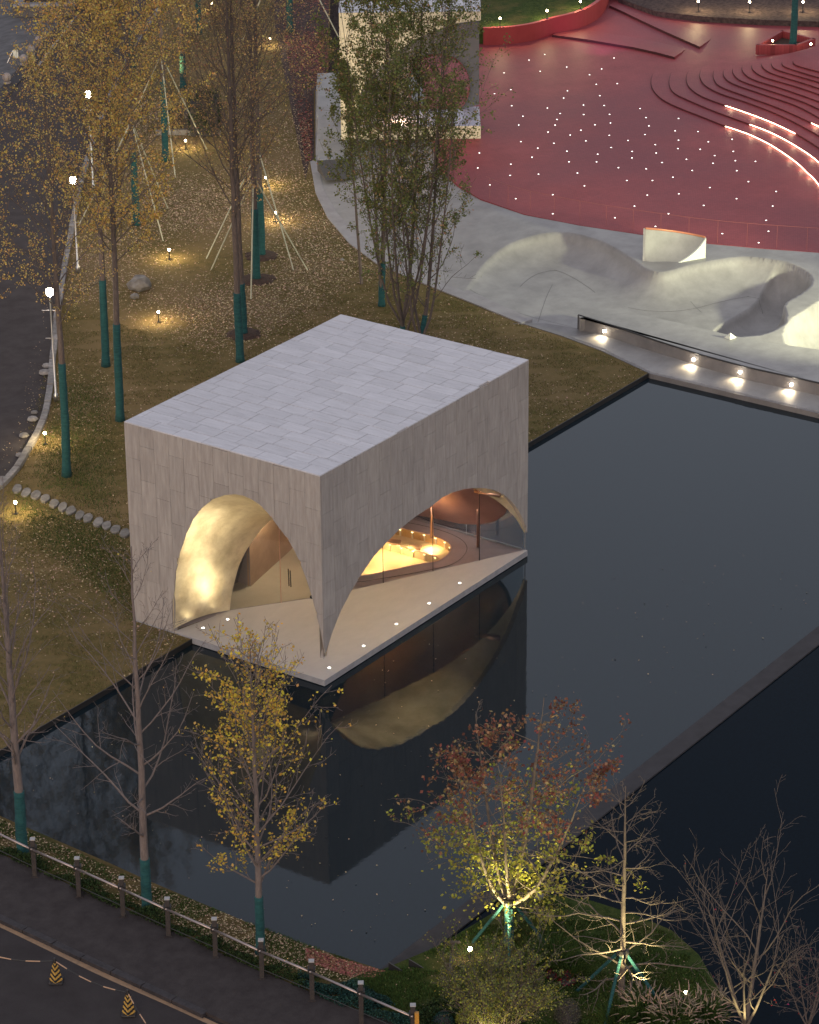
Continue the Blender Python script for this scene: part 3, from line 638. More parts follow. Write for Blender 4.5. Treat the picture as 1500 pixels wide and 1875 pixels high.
# shallow ramp ledges in the upper plaza
rt = empty('ramp_ledge', px(*cz(620, 200), ZR), 'thin shade-edged red ramp ledge running from the curved wall towards the steps', 'ledge', 'ramp ledges on the red plaza')
z = ZR+.13
rt['label'] = 'thin red ledge with shade-darkened riser, the lower one, starting at the curved wall'
rt2 = empty('ramp_ledge', px(*cz(800, 110), ZR), 'thin red ledge with shade-darkened riser, the upper one, starting at the plaza tip', 'ledge', 'ramp ledges on the red plaza')
for r_, pts_ in ((rt, [(355, 149), (440, 160), (520, 171), (620, 188), (700, 201), (800, 223), (880, 244)]), (rt2, [(600, 22), (660, 49), (700, 69), (780, 107), (850, 139), (920, 170), (988, 200)])):
    A_ = [np.array(px(*cz(x, y), z)) for x, y in pts_]; B_ = [np.array(px(*cz(x+50, y-34), ZR+.006)) for x, y in pts_]; n = len(A_)
    dn = np.array([0, 0, .13]); mb = MB()
    mb.add(A_+B_+[a-dn for a in A_], [(i, i+1, n+i+1, n+i) for i in range(n-1)]+[(2*n-1, n-1, 3*n-1)]); mb.build('ledge_top', M['red_pave'], r_)
    mb = MB(); ft = (CAM-A_[0]); ft[2] = 0; ft = ft/np.linalg.norm(ft)*.004; mb.add([a+ft for a in A_]+[a+ft-dn for a in A_], [(i, i+1, n+i+1, n+i) for i in range(n-1)]); mb.build('riser_shade', M['shade_red'], r_)  # dark sheet over the riser, standing in for its shade
spot_light('plaza_lamp', px(*cz(560, 150), ZR+1.5), px(*cz(560, 60), ZR+.4), 260, (.80, .22, 1.0), 80, 1, .2)
# curved retaining wall
bot = smooth_path([cz(x, y) for x, y in [(60, 194), (180, 188), (280, 172), (355, 150), (440, 130), (510, 105), (560, 72), (585, 40), (598, 10), (600, -40)]], 4)
Pb = np.array([px(x, y, ZR) for x, y in bot]); d = np.gradient(Pb, axis=0); n_ = np.stack([d[:, 1], -d[:, 0], 0*d[:, 0]], 1); n_ /= np.linalg.norm(n_, axis=1, keepdims=True)
if n_[0]@(CAM-Pb[0]) > 0: n_ = -n_
hw = 0.92
Pt = Pb+n_*.22
mb = MB(); n = len(Pb)
up = np.array([0, 0, hw])
V = [p for p in Pb]+[p for p in Pb+up]+[p for p in Pt+up]+[p for p in Pt]
mb.add(V, [(i, i+1, n+i+1, n+i) for i in range(n-1)]+[(n+i, n+i+1, 2*n+i+1, 2*n+i) for i in range(n-1)]+[(2*n+i, 2*n+i+1, 3*n+i+1, 3*n+i) for i in range(n-1)]+[(0, n, 2*n, 3*n), (n-1, 4*n-1, 3*n-1, 2*n-1)])
tag(mb.build('retaining_wall', M['red_wall'], smooth=False), 'curved red retaining wall holding the garden bed above the plaza', 'wall')
zb_ = ZR+hw-.03
struct('flower_bed', [(p[0], p[1]) for p in Pt]+[px(*cz(640, -60), zb_)[:2], px(*cz(620, -300), zb_)[:2], px(*cz(-40, -300), zb_)[:2], px(*cz(-40, 90), zb_)[:2]], 0, zb_, M['green_grass'])
struct('far_bed', [px(*cz(x, y), ZR+.3)[:2] for x, y in [(640, -8), (700, 14), (800, 48), (990, 70), (1250, 84), (1500, 92), (2200, 110), (2600, -600), (400, -600)]], 0, ZR+.3, M['mulch_bed'])
# LED dots in the red paving
dots = [(255,258),(323,234),(148,313),(303,306),(417,288),(515,321),(567,296),(620,249),(107,402),(177,385),(181,454),(229,499),(211,537),(404,421),(420,390),(544,362),(559,411),(634,359),(578,453),(601,491),(605,528),(334,464),(389,487),(375,513),(367,537),(337,567),(489,451),(490,492),(538,536),(478,559),(432,580),(499,605),(600,581),(608,633),(362,615),(293,636),(220,608),(42,657),(268,675),(177,705),(174,753),(35,721),(87,794),(198,853),(296,748),(357,836),(357,918),(418,649),(427,695),(463,743),(493,798),(550,662),(545,695),(639,720),(675,775),(697,678),(698,650),(680,603),(624,935),(708,885),(763,838),(785,775),(758,725),(798,972),(854,918),(898,832),(873,761),(826,698),(801,657),(797,621),(753,578),(770,541),(757,505),(732,466),(897,509),(882,562),(897,602),(894,638),(931,684),(956,732),(1005,882),(1031,805),(980,565),(1025,609),(990,641),(1052,668),(1045,701),(1127,598),(1132,650),(1141,690),(1147,733),(1197,780),(1146,853),(1085,1003),(1227,693),(1316,822),(1301,885),(1273,946),(1283,993),(1241,1042),(-158,468)]
proto = None
for i, (x, y) in enumerate(dots):
    p = px(*cz(x, y), ZR)
    if proto is None:
        proto = empty('ground_light', p, 'tiny round white light set flush in the red paving', 'ground light', 'white lights dotted over the red plaza')
        MB().lathe(p, [(.036, -.01), (.036, .008)], 12).build('rim', M['steel'], proto)
        MB().lathe(p, [(.031, 0), (.031, .012)], 12).build('lens', M['dot_led'], proto)
    else:
        c = copy_tree(proto); c.location = p
# thin railing at the plaza edge
rl = empty('railing', px(1100, 410, ZR), 'thin red wire railing with slim posts along the lower edge of the red plaza', 'railing')
base_r = smooth_path([px(x, y, ZR) for x, y in [(890, 362), (930, 378), (1000, 396), (1080, 411), (1180, 427), (1300, 443), (1400, 452), (1500, 459), (1700, 475)]], 3)
mb = MB(); H_ = 1.0
mb.tube([q+np.array([0, 0, H_]) for q in base_r], .008, 5); mb.build('top_rail', M['rail_red'], rl)
P = np.array(base_r); seg = np.linalg.norm(np.diff(P, axis=0), axis=1); cs = np.r_[0, np.cumsum(seg)]
for s in np.arange(.3, cs[-1], 1.28):
    q = np.array([np.interp(s, cs, P[:, k]) for k in range(3)]); MB().tube([q, q+np.array([0, 0, H_])], .006, 5).build('post', M['rail_red'], rl)

# garden lamps along the far beds and the planter with its tree

# ================================================================== THE PAVILION
PW_, PD_, PH_ = 11.661, 7.762, 7.0
pav = empty('pavilion', (0, 0, 0), 'pale stone box pavilion with two cut-out arches floating over the pool', 'pavilion')
TP = 0.035
def to_plane(pts, axis):      # axis 0: plane x=0 -> (y,z); axis 1: plane y=0 -> (x,z)
    n = (1, 0, 0) if axis == 0 else (0, 1, 0); out = []
    for x, y in pts:
        q = px_plane(x, y, (0, 0, 0), n); out.append((q[1] if axis == 0 else q[0], q[2]))
    return out
archL = to_plane([(318, 1152), (317, 1100), (321, 1050), (330, 1010), (341, 978), (354, 950), (370, 930), (390, 914), (412, 906.5), (430, 905), (446, 908), (462, 915), (478, 926), (492, 941), (504, 957), (516, 973), (528, 989), (540, 1010), (550, 1032), (560, 1057), (569, 1085), (578, 1117), (586, 1150), (592, 1180), (597, 1206)], 0)
archR = to_plane([(597, 1206), (607, 1162), (622, 1124), (640, 1088), (661, 1053), (686, 1017), (708, 993), (733, 968), (762, 945), (790, 927), (810, 911), (828, 902), (848, 896), (870, 893), (888, 894), (905, 897), (922, 905), (936, 917), (948, 932), (957, 948), (962, 963), (965.5, 976)], 1)
aL = sorted(archL); aR = sorted(archR)
aL[0] = (0.0, aL[0][1]); aR[0] = (0.0, aR[0][1]); aR[-1] = (PW_, aR[-1][1])
footL = aL[-1][0]
def zbL(u):
    if u > footL: return -0.16
    return float(np.interp(u, [a[0] for a in aL], [a[1] for a in aL]))
def zbR(u): return float(np.interp(u, [a[0] for a in aR], [a[1] for a in aR]))
# the back opening over the pool, seen through the front glass
bk_pts = sorted([(px_plane(x, y, (PW_, 0, 0), (1, 0, 0))[1], px_plane(x, y, (PW_, 0, 0), (1, 0, 0))[2]) for x, y in [(700, 925), (758, 938), (800, 945), (850, 955.5), (885, 957), (912, 951), (930, 939), (938, 922), (945, 880)]])
def zbB(u): return float(np.interp(u, [0.0]+[a[0] for a in bk_pts]+[PD_-.3, PD_], [4.2]+[a[1] for a in bk_pts]+[-.1, -.1]))

def facade(L, zb, place, pw, ph, name, seed):
    r = random.Random(seed); k = int(round(L/pw)); pw = L/k; top = PH_-TP-.002
    for c in range(k):
        a = c*pw+.004; b = (c+1)*pw-.004
        us = list(np.linspace(a, b, 9)); off = (c % 2)*ph*.5+r.uniform(-.1, .1)
        z = -0.16-off
        while z < top:
            z0 = max(z+.004, -0.16); z1 = min(z+ph-.004, top); z += ph
            if z1-z0 < .05: continue
            lo = [max(zb(u), z0) for u in us]
            runs = []; cur = []
            for u, l in zip(us, lo):
                if l < z1-.01: cur.append((u, l))
                else:
                    if len(cur) > 1: runs.append(cur)
                    cur = []
            if len(cur) > 1: runs.append(cur)
            for run in runs:
                if all(abs(l-z0) < 1e-6 for _, l in run): run = [run[0], run[-1]]
                poly = run+[(run[-1][0], z1), (run[0][0], z1)]
                n = len(poly); pr = r.uniform(0, .004)
                V = [place(u, zz, -pr) for u, zz in poly]+[place(u, zz, TP) for u, zz in poly]
                mb = MB(); mb.add(V, [tuple(range(n)), tuple(range(2*n-1, n-1, -1))]+[(i, n+i, n+(i+1) % n, (i+1) % n) for i in range(n)])
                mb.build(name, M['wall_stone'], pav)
def wall_body(L, zb, place, t0, t1, name, mt, n=120):
    us = np.linspace(0, L, n); lo = [(u, zb(u)) for u in us]; top = PH_-TP-.004
    mb = MB()
    for i in range(n-1):
        a, b = lo[i], lo[i+1]
        mb.add([place(a[0], a[1], t0), place(b[0], b[1], t0), place(b[0], top, t0), place(a[0], top, t0), place(a[0], a[1], t1), place(b[0], b[1], t1), place(b[0], top, t1), place(a[0], top, t1)],
               [(0, 1, 2, 3), (7, 6, 5, 4), (0, 4, 5, 1), (2, 6, 7, 3)])
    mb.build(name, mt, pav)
facade(PD_, zbL, lambda u, z, t: (t, u, z), .60, 1.18, 'wall_panel', 1)
facade(PW_-TP-.004, lambda u: zbR(u+TP+.004), lambda u, z, t: (u+TP+.004, t, z), .60, 1.18, 'wall_panel', 2)
wall_body(PD_-.05, zbL, lambda u, z, t: (t, u+.05 if u < .05 else u, z), TP, .20, 'wall', M['wall_stone'])
wall_body(PW_, zbR, lambda u, z, t: (max(u, .04), t, z), TP+.001, .18, 'wall', M['wall_stone'])
wall_body(PD_, zbB, lambda u, z, t: (PW_-t, u, z), .002, .2, 'wall', M['wall_stone'], 60)
wall_body(PW_-.4, lambda u: -.16, lambda u, z, t: (u+.2, PD_-t, z), .002, .2, 'wall', M['wall_stone'], 3)
# roof: stone slabs laid in rows over a deck
MB().box((PW_/2, PD_/2, PH_-.17), (PW_-.1, PD_-.1, .25)).build('roof_deck', M['joint'], pav)
r = random.Random(5); nrow = 20; rw = PW_/nrow
for i in range(nrow):
    x0 = i*rw; y = -r.uniform(.1, 1.0) if i % 2 else -r.uniform(0, .5)
    while y < PD_:
        ln = r.choice((.85, .95, 1.05, 1.15)); a = max(y, 0); b = min(y+ln, PD_); y += ln
        if PD_-b < .2: b = PD_; y = PD_+1
        if b-a < .12: continue
        h = r.uniform(-.003, .003)
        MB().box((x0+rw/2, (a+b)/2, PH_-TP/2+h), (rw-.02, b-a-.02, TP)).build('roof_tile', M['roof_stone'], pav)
# slab
pit_px = smooth_path([(664, 1054), (705, 1046.5), (755, 1036), (797, 1028), (813, 1021), (823, 1011.5), (826, 1002), (819, 992.5), (803, 984.5), (783, 978.5), (758, 972.5), (733, 967), (700, 958.5), (655, 950), (610, 955), (585, 985), (590, 1025), (620, 1050)], 4, True)
pit = [px(x, y, 0)[:2] for x, y in pit_px]
G1 = np.array(px(421, 1117.5, 0)); G2 = np.array(px(600, 1091, 0)); G3 = np.array([PW_-.04, .10, 0])
# terrace slab in front of the glass; interior floor behind it
mb = MB(); m0 = 0.0
terr = [(0, 0), (PW_, 0), (G3[0], G3[1]), (G2[0], G2[1]), (G1[0], G1[1]), (0.0, footL+.02), ]
MB().prism(terr, -.205, 0.0).build('terrace_slab', M['slab'], pav)
mb = MB()
for a, b in (((-.004, PD_), (-.004, -.004)), ((-.004, -.004), (PW_+.004, -.004)), ((PW_+.004, -.004), (PW_+.004, PD_))):
    dx, dy = b[0]-a[0], b[1]-a[1]; l = math.hypot(dx, dy); c = ((a[0]+b[0])/2, (a[1]+b[1])/2, -.108)
    mb.box(c, (l, .008, .20), ((dx/l, dy/l, 0), (-dy/l, dx/l, 0), (0, 0, 1)))
mb.build('slab_edge', M['slab_side'], pav)
inner = [(PW_-.02, .12), (PW_-.02, PD_-.2), (.2, PD_-.2), (.2, footL+.03), tuple(G1[:2]), tuple(G2[:2]), tuple(G3[:2])]
plate_with_hole(inner, pit, -.004, 'interior_floor', M['floor_in'], pav)
# outline inlay round the pit
cen = np.mean(np.array(pit), axis=0); big = [cen+(np.array(p)-cen)*(1+.55/np.linalg.norm(np.array(p)-cen)) for p in pit]
MB().tube([(p[0], p[1], .001) for p in big]+[(big[0][0], big[0][1], .001)], .008, 4).build('floor_inlay', M['joint'], pav)
# sunken lounge
lz1, lz2 = -.29, -.58
mb = MB(); n = len(pit)
mb.add([(x, y, 0) for x, y in pit]+[(x, y, lz2) for x, y in pit], [(i, (i+1) % n, n+(i+1) % n, n+i) for i in range(n)]); mb.build('lounge_wall', M['pit_wood'], pav)
MB().prism(pit, lz2-.05, lz2).build('lounge_floor', M['pit_floor'], pav)
line = smooth_path([(560, 953), (640, 974), (703, 991.5), (750, 1005), (790, 1016), (800, 1020), (806, 1026), (806, 1034)], 4)
lw = [px(x, y, lz1)[:2] for x, y in line]
bkp = [px(x, y, 0)[:2] for x, y in smooth_path([(806, 1026), (813, 1021), (823, 1011.5), (826, 1002), (819, 992.5), (803, 984.5), (783, 978.5), (758, 972.5), (733, 967), (700, 958.5), (655, 950), (610, 955)], 4)]
MB().prism(lw[:-1]+bkp, lz2, lz1).build('bench', M['pit_floor'], pav)
MB().tube([(x, y, lz1+.01) for x, y in lw], .022, 6).build('bench_edge', M['copper'], pav)
MB().tube([(x, y, .004) for x, y in pit]+[(pit[0][0], pit[0][1], .004)], .018, 6).build('pit_edge', M['copper'], pav)
def spaced(path, d):
    P = np.array(path, float); seg = np.linalg.norm(np.diff(P, axis=0), axis=1); cs = np.r_[0, np.cumsum(seg)]
    out = []
    for s in np.arange(d/2, cs[-1], d):
        q = np.array([np.interp(s, cs, P[:, k]) for k in range(2)]); q2 = np.array([np.interp(s+.05, cs, P[:, k]) for k in range(2)]); t = (q2-q); t /= np.linalg.norm(t)+1e-9
        out.append((q, t))
    return out
for pathw, zt in ((lw, lz1), (bkp, 0.0)):
    for q, t in spaced(pathw, .48):
        n_ = np.array([t[1], -t[0]]);
        if n_@(CAM[:2]-q) < 0: n_ = -n_
        c = q+n_*.03
        MB().box((c[0], c[1], zt-.15), (.035, .06, .27), ((t[0], t[1], 0), (n_[0], n_[1], 0), (0, 0, 1))).build('niche_divider', M['pit_floor'], pav)
        MB().box((c[0]+n_[0]*.02, c[1]+n_[1]*.02, zt-.035), (.07, .03, .03), ((t[0], t[1], 0), (n_[0], n_[1], 0), (0, 0, 1))).build('niche_lamp', M['pit_led'], pav)
for x, y in ((700, 1000), (745, 1005), (790, 1003), (690, 1032), (640, 1010)):
    q = px(x, y, -.2); spot_light('lounge_lamp', (q[0], q[1], -.05), (q[0], q[1], -1), 22, (1, .66, .28), 160, .6, .03, pav)
for x, y in ((760, 1004), (722, 995)):
    q = px(x, y, lz1); MB().box((q[0], q[1], lz1+.05), (.32, .45, .08), ((.9, .43, 0), (-.43, .9, 0), (0, 0, 1))).build('seat_cushion', M['brown_wall'], pav, bevel=.02)
# white frame along the back floor edge
MB().box((PW_-.05, PD_/2, .02), (.06, PD_-.4, .05)).build('sill', M['cap_grey'], pav)
# soffit: from the arch edges back to the top of the glass
nA = (G2-G1); nA = np.array([nA[1], -nA[0], 0]); nB = G3-G2; nB = np.array([nB[1], -nB[0], 0])
def onA(x, y): return px_plane(x, y, G1, nA)
innerL = [G1.copy()]+[onA(x, y) for x, y in [(424, 1090), (430, 1064), (438, 1036), (448, 1014), (457, 999), (467, 985), (482, 966), (502, 948)]]
zt = innerL[-1][2]
innerL += [G1+(G2-G1)*s+np.array([0, 0, z]) for s, z in ((.74, max(zt, 2.6)+.5), (.86, max(zt, 2.6)+.95), (1.0, max(zt, 2.6)+1.2))]
zp = innerL[-1][2]
outL = [np.array([0, y, z]) for y, z in archL]; outR = [np.array([x, 0, z]) for x, z in archR]; outR[-1] = np.array([PW_, 0, archR[-1][1]])
def resample(P, n):
    P = np.array(P, float); cs = np.r_[0, np.cumsum(np.linalg.norm(np.diff(P, axis=0), axis=1))]; s = np.linspace(0, cs[-1], n); return np.stack([np.interp(s, cs, P[:, k]) for k in range(3)], 1)
innerR = [G2+(G3-G2)*q+np.array([0, 0, max(.3, (zp*(1-min(1, q/.35))+(zbR(min((G2+(G3-G2)*q)[0]+.0, PW_))-.12)*min(1, q/.35)))]) for q in (0, .12, .25, .4, .52, .64, .74, .83, .90, .95, .98, 1.0)]
def soffit(O, I, name, mt, n=64, m=10, bulge=.0):
    A = resample(smooth_path(O, 4), n); B = resample(smooth_path(I, 4), n); V = []
    for i in range(n):
        for j in range(m+1):
            t = j/m; V.append(A[i]+(B[i]-A[i])*t+np.array([0, 0, bulge*math.sin(math.pi*t)]))
    ix = np.arange(n*(m+1)).reshape(n, m+1); F = np.stack([ix[:-1, :-1], ix[1:, :-1], ix[1:, 1:], ix[:-1, 1:]], -1).reshape(-1, 4)
    return np_mesh(name, np.array(V), F, mt, pav, smooth=True)
outL2 = [p+np.array([.004, 0, 0]) for p in outL]; outR2 = [p+np.array([0, .004, 0]) for p in outR]
soffit(outL2, innerL, 'golden_vault', M['gold'], bulge=.12)
soffit(outR2, innerR, 'golden_vault', M['gold'], bulge=.15)
# copper ceiling inside: from the glass line to the far opening
farC = [np.array([PW_-.21, u, zbB(u)]) for u in np.linspace(.02, 5.6, 24)]
soffit(innerR[::-1], farC, 'copper_ceiling', M['copper'], bulge=.35)
farW = [np.array([PW_-.21, u, z]) for u, z in [(5.6, zbB(5.6)), (6.5, 2.0), (7.4, 2.2)]]
# glass
def glass_panel(base, line, name, mt, n0=0):
    V = []; F = []
    for i, p in enumerate(line): V += [(p[0], p[1], .002), (p[0], p[1], max(p[2], .01)-.004)]
    for i in range(len(line)-1): F.append((2*i, 2*i+2, 2*i+3, 2*i+1))
    return MB().add(V, F).build(name, mt, pav)
gL = resample(smooth_path(innerL, 4), 40); gR = resample(smooth_path(innerR, 4), 60)
glass_panel(None, gL, 'glass_wall', M['door_glass']); glass_panel(None, gR, 'glass_wall', M['glass'])
bkg = [(PW_-.1, u, zbB(u)) for u in np.linspace(.1, PD_-.3, 40)]
glass_panel(None, bkg, 'glass_wall', M['glass'])
def top_at(p, G):
    d = np.linalg.norm(G[:, :2]-p[:2], axis=1); return G[np.argmin(d)][2]
for x, y, G in ((515, 1103.5, gL),):
    p = onA(x, y); p[2] = 0; MB().tube([p, p+np.array([0, 0, top_at(p, G)])], .014, 6).build('mullion', M['copper'], pav)
for x, y in ((702, 1071), (793, 1051.5), (878, 1029)):
    p = px_plane(x, y, G2, nB); p[2] = 0; MB().tube([p, p+np.array([0, 0, top_at(p, gR)])], .012, 6).build('mullion', M['dark_metal'], pav)
MB().tube([(PW_-.03, .07, 0), (PW_-.03, .07, 1.6)], .02, 6).build('mullion', M['steel'], pav)
MB().tube([(PW_-.1, px_plane(857, 972, (PW_, 0, 0), (1, 0, 0))[1], 0), (PW_-.1, px_plane(857, 972, (PW_, 0, 0), (1, 0, 0))[1], 2.4)], .012, 6).build('mullion', M['steel'], pav)
for (x0, y0, x1, y1) in ((527.5, 1041, 529, 1072), (531, 1044, 532.5, 1074)):
    p, q = onA(x0, y0), onA(x1, y1); o = -nA/np.linalg.norm(nA)*.03
    if o@(CAM-p) < 0: o = -o
    MB().tube([p+o, q+o], .018, 6).build('door_handle', M['dark_metal'], pav)
p = onA(571, 1095); MB().box((p[0], p[1], .04), (.09, .09, .09)).build('door_stop', M['dark_metal'], pav)
# copper columns standing inside
for x, y, h in ((791, 985, 3.6), (876, 1001, 4.2)):
    p = px(x, y, 0); MB().tube([p, (p[0], p[1], h)], .062, 14).build('column', M['copper'], pav, smooth=True)
p = np.array(px(893, 962, 1.2)); MB().tube([p-HOR_R*.42+np.array([0, 0, 1.3]), p+HOR_R*.42+np.array([0, 0, 1.25])+HOR_F*-.3], .09, 12).build('reflection_tube', M['copper'], pav, smooth=True)  # added copper tube standing in for a reflection by the ceiling
# inner wall behind the glass door
w0 = np.array(px(459, 1074, 0)); w1 = np.array(px(537, 1003, 0)); dw = (w1-w0)/np.linalg.norm(w1-w0); w2 = w1+dw*1.2; wk = np.array(px(438, 1066, 0))
w2[0] = min(w2[0], PW_-.3)
mb = MB(); mb.prism([tuple(w0[:2]), tuple(w2[:2]), tuple((w2+np.array([.0, .12, 0]))[:2]), tuple((w0+np.array([0, .12, 0]))[:2])], 0, 4.4); mb.build('inner_wall', M['brown_wall'], pav)
q0 = px_plane(467, 988, w0, np.cross(w0-wk, [0, 0, 1.0]))
mb = MB(); o_ = np.array([0, .05, 0]); mb.add([wk, w0-dw*.002, w0-dw*.002+np.array([0, 0, 1.7]), wk+o_, w0+o_, w0+o_+np.array([0, 0, 1.7])], [(0, 1, 2), (3, 5, 4), (0, 2, 5, 3), (0, 3, 4, 1), (1, 4, 5, 2)]); mb.build('inner_wall_fin', M['floor_in'], pav)
MB().prism([tuple((G1+np.array([.03, .03, 0]))[:2]), tuple((G2+np.array([.03, .05, 0]))[:2]), tuple(w2[:2]), tuple(w0[:2]), tuple(wk[:2]), (1.2, 7.3)], -.02, .004).build('entry_floor', M['cream_floor'], pav)
# warm fill lights added without fixtures, then the terrace lights
LW = (1.0, .84, .55)
spot_light('vault_fill', (1.9, 4.2, .06), (.7, 6.0, 2.6), 28, LW, 80, 1, .05, pav)
spot_light('vault_fill', (1.2, 3.4, .06), (.9, 4.4, 5.0), 75, LW, 70, 1, .05, pav)  # added fill spots that brighten the gold
pe = (G1+G2)/2+np.array([1.0, .9, 0])
point_light('entry_fill', tuple(pe+np.array([.3, .4, 2.6])), 60, (1, .82, .60), .04, pav)  # added fill for the floor and wall behind the door
spot_light('room_fill', (8.6, 1.6, .06), (9.6, 2.6, 4.0), 16, (1, .80, .66), 100, 1, .05, pav)
spot_light('room_fill', (9.4, 2.9, .06), (11.4, 3.0, 1.6), 110, (1, .88, .80), 110, 1, .05, pav)  # added fill spots that brighten the copper ceiling
for i, (x, y) in enumerate([(372, 1150), (417, 1134.5), (603, 1223), (666, 1183), (726, 1143), (786, 1105), (842, 1068)]):
    p = px(x, y, 0)
    e = empty('terrace_light', p, 'small white terrace light, %s' % ('leftmost of the two by the golden vault', 'right one of the two by the golden vault', 'under the hanging stone point', 'second from the front corner along the pool edge', 'middle of the five along the pool edge', 'second from the far corner along the pool edge', 'nearest the far corner of the pool edge')[i], 'floor light', 'round lights sunk in the terrace')
    MB().lathe(p, [(.062, 0), (.062, .006)], 14).build('rim', M['steel'], e)
    MB().lathe(p, [(.048, 0), (.048, .010)], 14).build('lens', M['dot_led'], e)
    if i < 2: spot_light('uplight', (p[0], p[1], .05), (p[0]-.15+.25*i, p[1]+.75, 1.3), 3, LW, 75, .9, parent=e)
    elif i in (3, 4, 5): spot_light('uplight', (p[0], p[1], .05), (p[0]+.5, p[1]+.45, 3.6), 850, LW, 66, .9, parent=e)

# ================================================================== the second pavilion at the top
sp0 = np.array(px(625, 256, ZR)); s2r = empty('sculpture_pavilion', sp0, 'cream stone box pavilion with a scooped red opening at the head of the plaza', 'pavilion')
wS = (px(903, 258, ZR)[0]-sp0[0])/HOR_R[0]
hS = height_at(sp0+HOR_R*wS*.5, 22)
kx = wS/278.0; kz = hS/(257-22)
def sfr(x, y): return ((x-625)*kx, (257-y)*kz)
arc = [sfr(x, y) for x, y in [(903, 38), (880, 40), (853, 43), (813, 56), (773, 72), (740, 92), (709, 117), (690, 134), (675, 149), (662, 175), (655, 232)]]
def s3(u, z, d): return sp0+HOR_R*u+HOR_F*d+np.array([0, 0, z])
depS = 3.2
arc = [(wS, arc[0][1])]+arc[1:]
outl = [(0, 0), (arc[-1][0], 0)]+arc[::-1]+[(wS, hS), (0, hS)]
n = len(outl); mb = MB(); mb.add([s3(u, z, 0) for u, z in outl]+[s3(u, z, depS) for u, z in outl], [tuple(range(n)), tuple(range(2*n-1, n-1, -1))]); mb.build('front_wall', M['cream_stone'], s2r)
mb = MB(); mb.add([s3(u, z, 0) for u, z in outl]+[s3(u, z, depS) for u, z in outl], [(i, n+i, n+(i+1) % n, (i+1) % n) for i in range(n) if i not in (n-2,)]); mb.build('side_wall', M['cream_stone'], s2r)
MB().add([s3(-.02, hS+.01, -.02), s3(wS+.02, hS+.01, -.02), s3(wS+.02, hS+.01, depS), s3(-.02, hS+.01, depS)], [(0, 1, 2, 3)]).build('roof', M['roof_stone'], s2r)
mb = MB(); a = arc[-1][0]+.002; zb_s = .62
mb.add([s3(a, 0, .003), s3(wS, 0, .003), s3(wS, zb_s, .003), s3(a, zb_s, .003)], [(0, 1, 2, 3)]); mb.build('plinth_front', M['cream_stone'], s2r)
mb = MB(); mb.add([s3(a, zb_s, .003), s3(wS, zb_s, .003), s3(wS, zb_s+.02, depS-.1), s3(a, zb_s+.02, depS-.1), s3(wS, 0, .003), s3(wS, 0, depS-.1)], [(0, 1, 2, 3), (4, 5, 2, 1)]); mb.build('plinth_top', M['silver'], s2r)
# back wall with the round hole onto the red plaza: grey wall ring
bw = []; hc = (wS-1.95, 1.75); 
mb = MB(); K = 40
ell = [(hc[0]+1.5*math.cos(t)*1.0, hc[1]+1.55*math.sin(t)) for t in np.linspace(0, 2*math.pi, K, endpoint=False)]
def rectpt(t):
    c, s = math.cos(t), math.sin(t); x0, x1, z0, z1 = arc[-1][0], wS, zb_s, arc[0][1]-.02
    k = min(((x1-hc[0])/c if c > 1e-6 else (x0-hc[0])/c if c < -1e-6 else 9e9), ((z1-hc[1])/s if s > 1e-6 else (z0-hc[1])/s if s < -1e-6 else 9e9))
    return (hc[0]+c*k, hc[1]+s*k)
rc = [rectpt(t) for t in np.linspace(0, 2*math.pi, K, endpoint=False)]
ell = [(min(max(e[0], arc[-1][0]+.02), wS-.3), max(e[1], zb_s+.05)) for e in ell]
mb.add([s3(*p, depS-.12) for p in rc]+[s3(*p, depS-.12) for p in ell], [(i, (i+1) % K, K+(i+1) % K, K+i) for i in range(K)]); mb.build('back_wall', mat('blue_grey', (0.11, .11, .13), rough=.5), s2r)
MB().add([s3(*p, depS-.5) for p in ell]+[s3(*p, depS+.3) for p in ell], [(i, (i+1) % K, K+(i+1) % K, K+i) for i in range(K)]).build('round_opening', M['red_pave'], s2r, smooth=True)
point_light('sculpture_lamp', s3(wS*.42, .9, .8), 60, (1, .62, .34), .03, s2r)
spot_light('sculpture_lamp', s3(1.0, 1.2, -7), s3(1.0, 3, 0), 300, (1, .82, .52), 60, 1, .3, parent=s2r)
# dark ramp box on the grey path
p = np.array(px(597, 330, 0.2)); rt = empty('ramp_box', p, 'dark grey wedge-shaped skate box on the concrete path left of the green trees', 'skate ramp')
q = np.array(px(655, 326, .2)); dA = (q-p)/np.linalg.norm(q-p); nA_ = np.array([-dA[1], dA[0], 0]); L_ = np.linalg.norm(q-p)
V = [p, q, q+nA_*1.5+np.array([0, 0, .5]), p+nA_*1.5-dA*.15+np.array([0, 0, .5]), q+nA_*1.5, p+nA_*1.5-dA*.15]
MB().add(V, [(0, 1, 2, 3), (1, 4, 2), (0, 3, 5), (3, 2, 4, 5)]).build('ramp_face', M['slab_side'], rt).data.materials[0] = M['joint']
MB().box((p+q)/2+nA_*1.7+np.array([0, 0, .26]), (L_, .4, .5), (tuple(dA), tuple(nA_), (0, 0, 1))).build('ramp_top', M['slab_side'], rt)

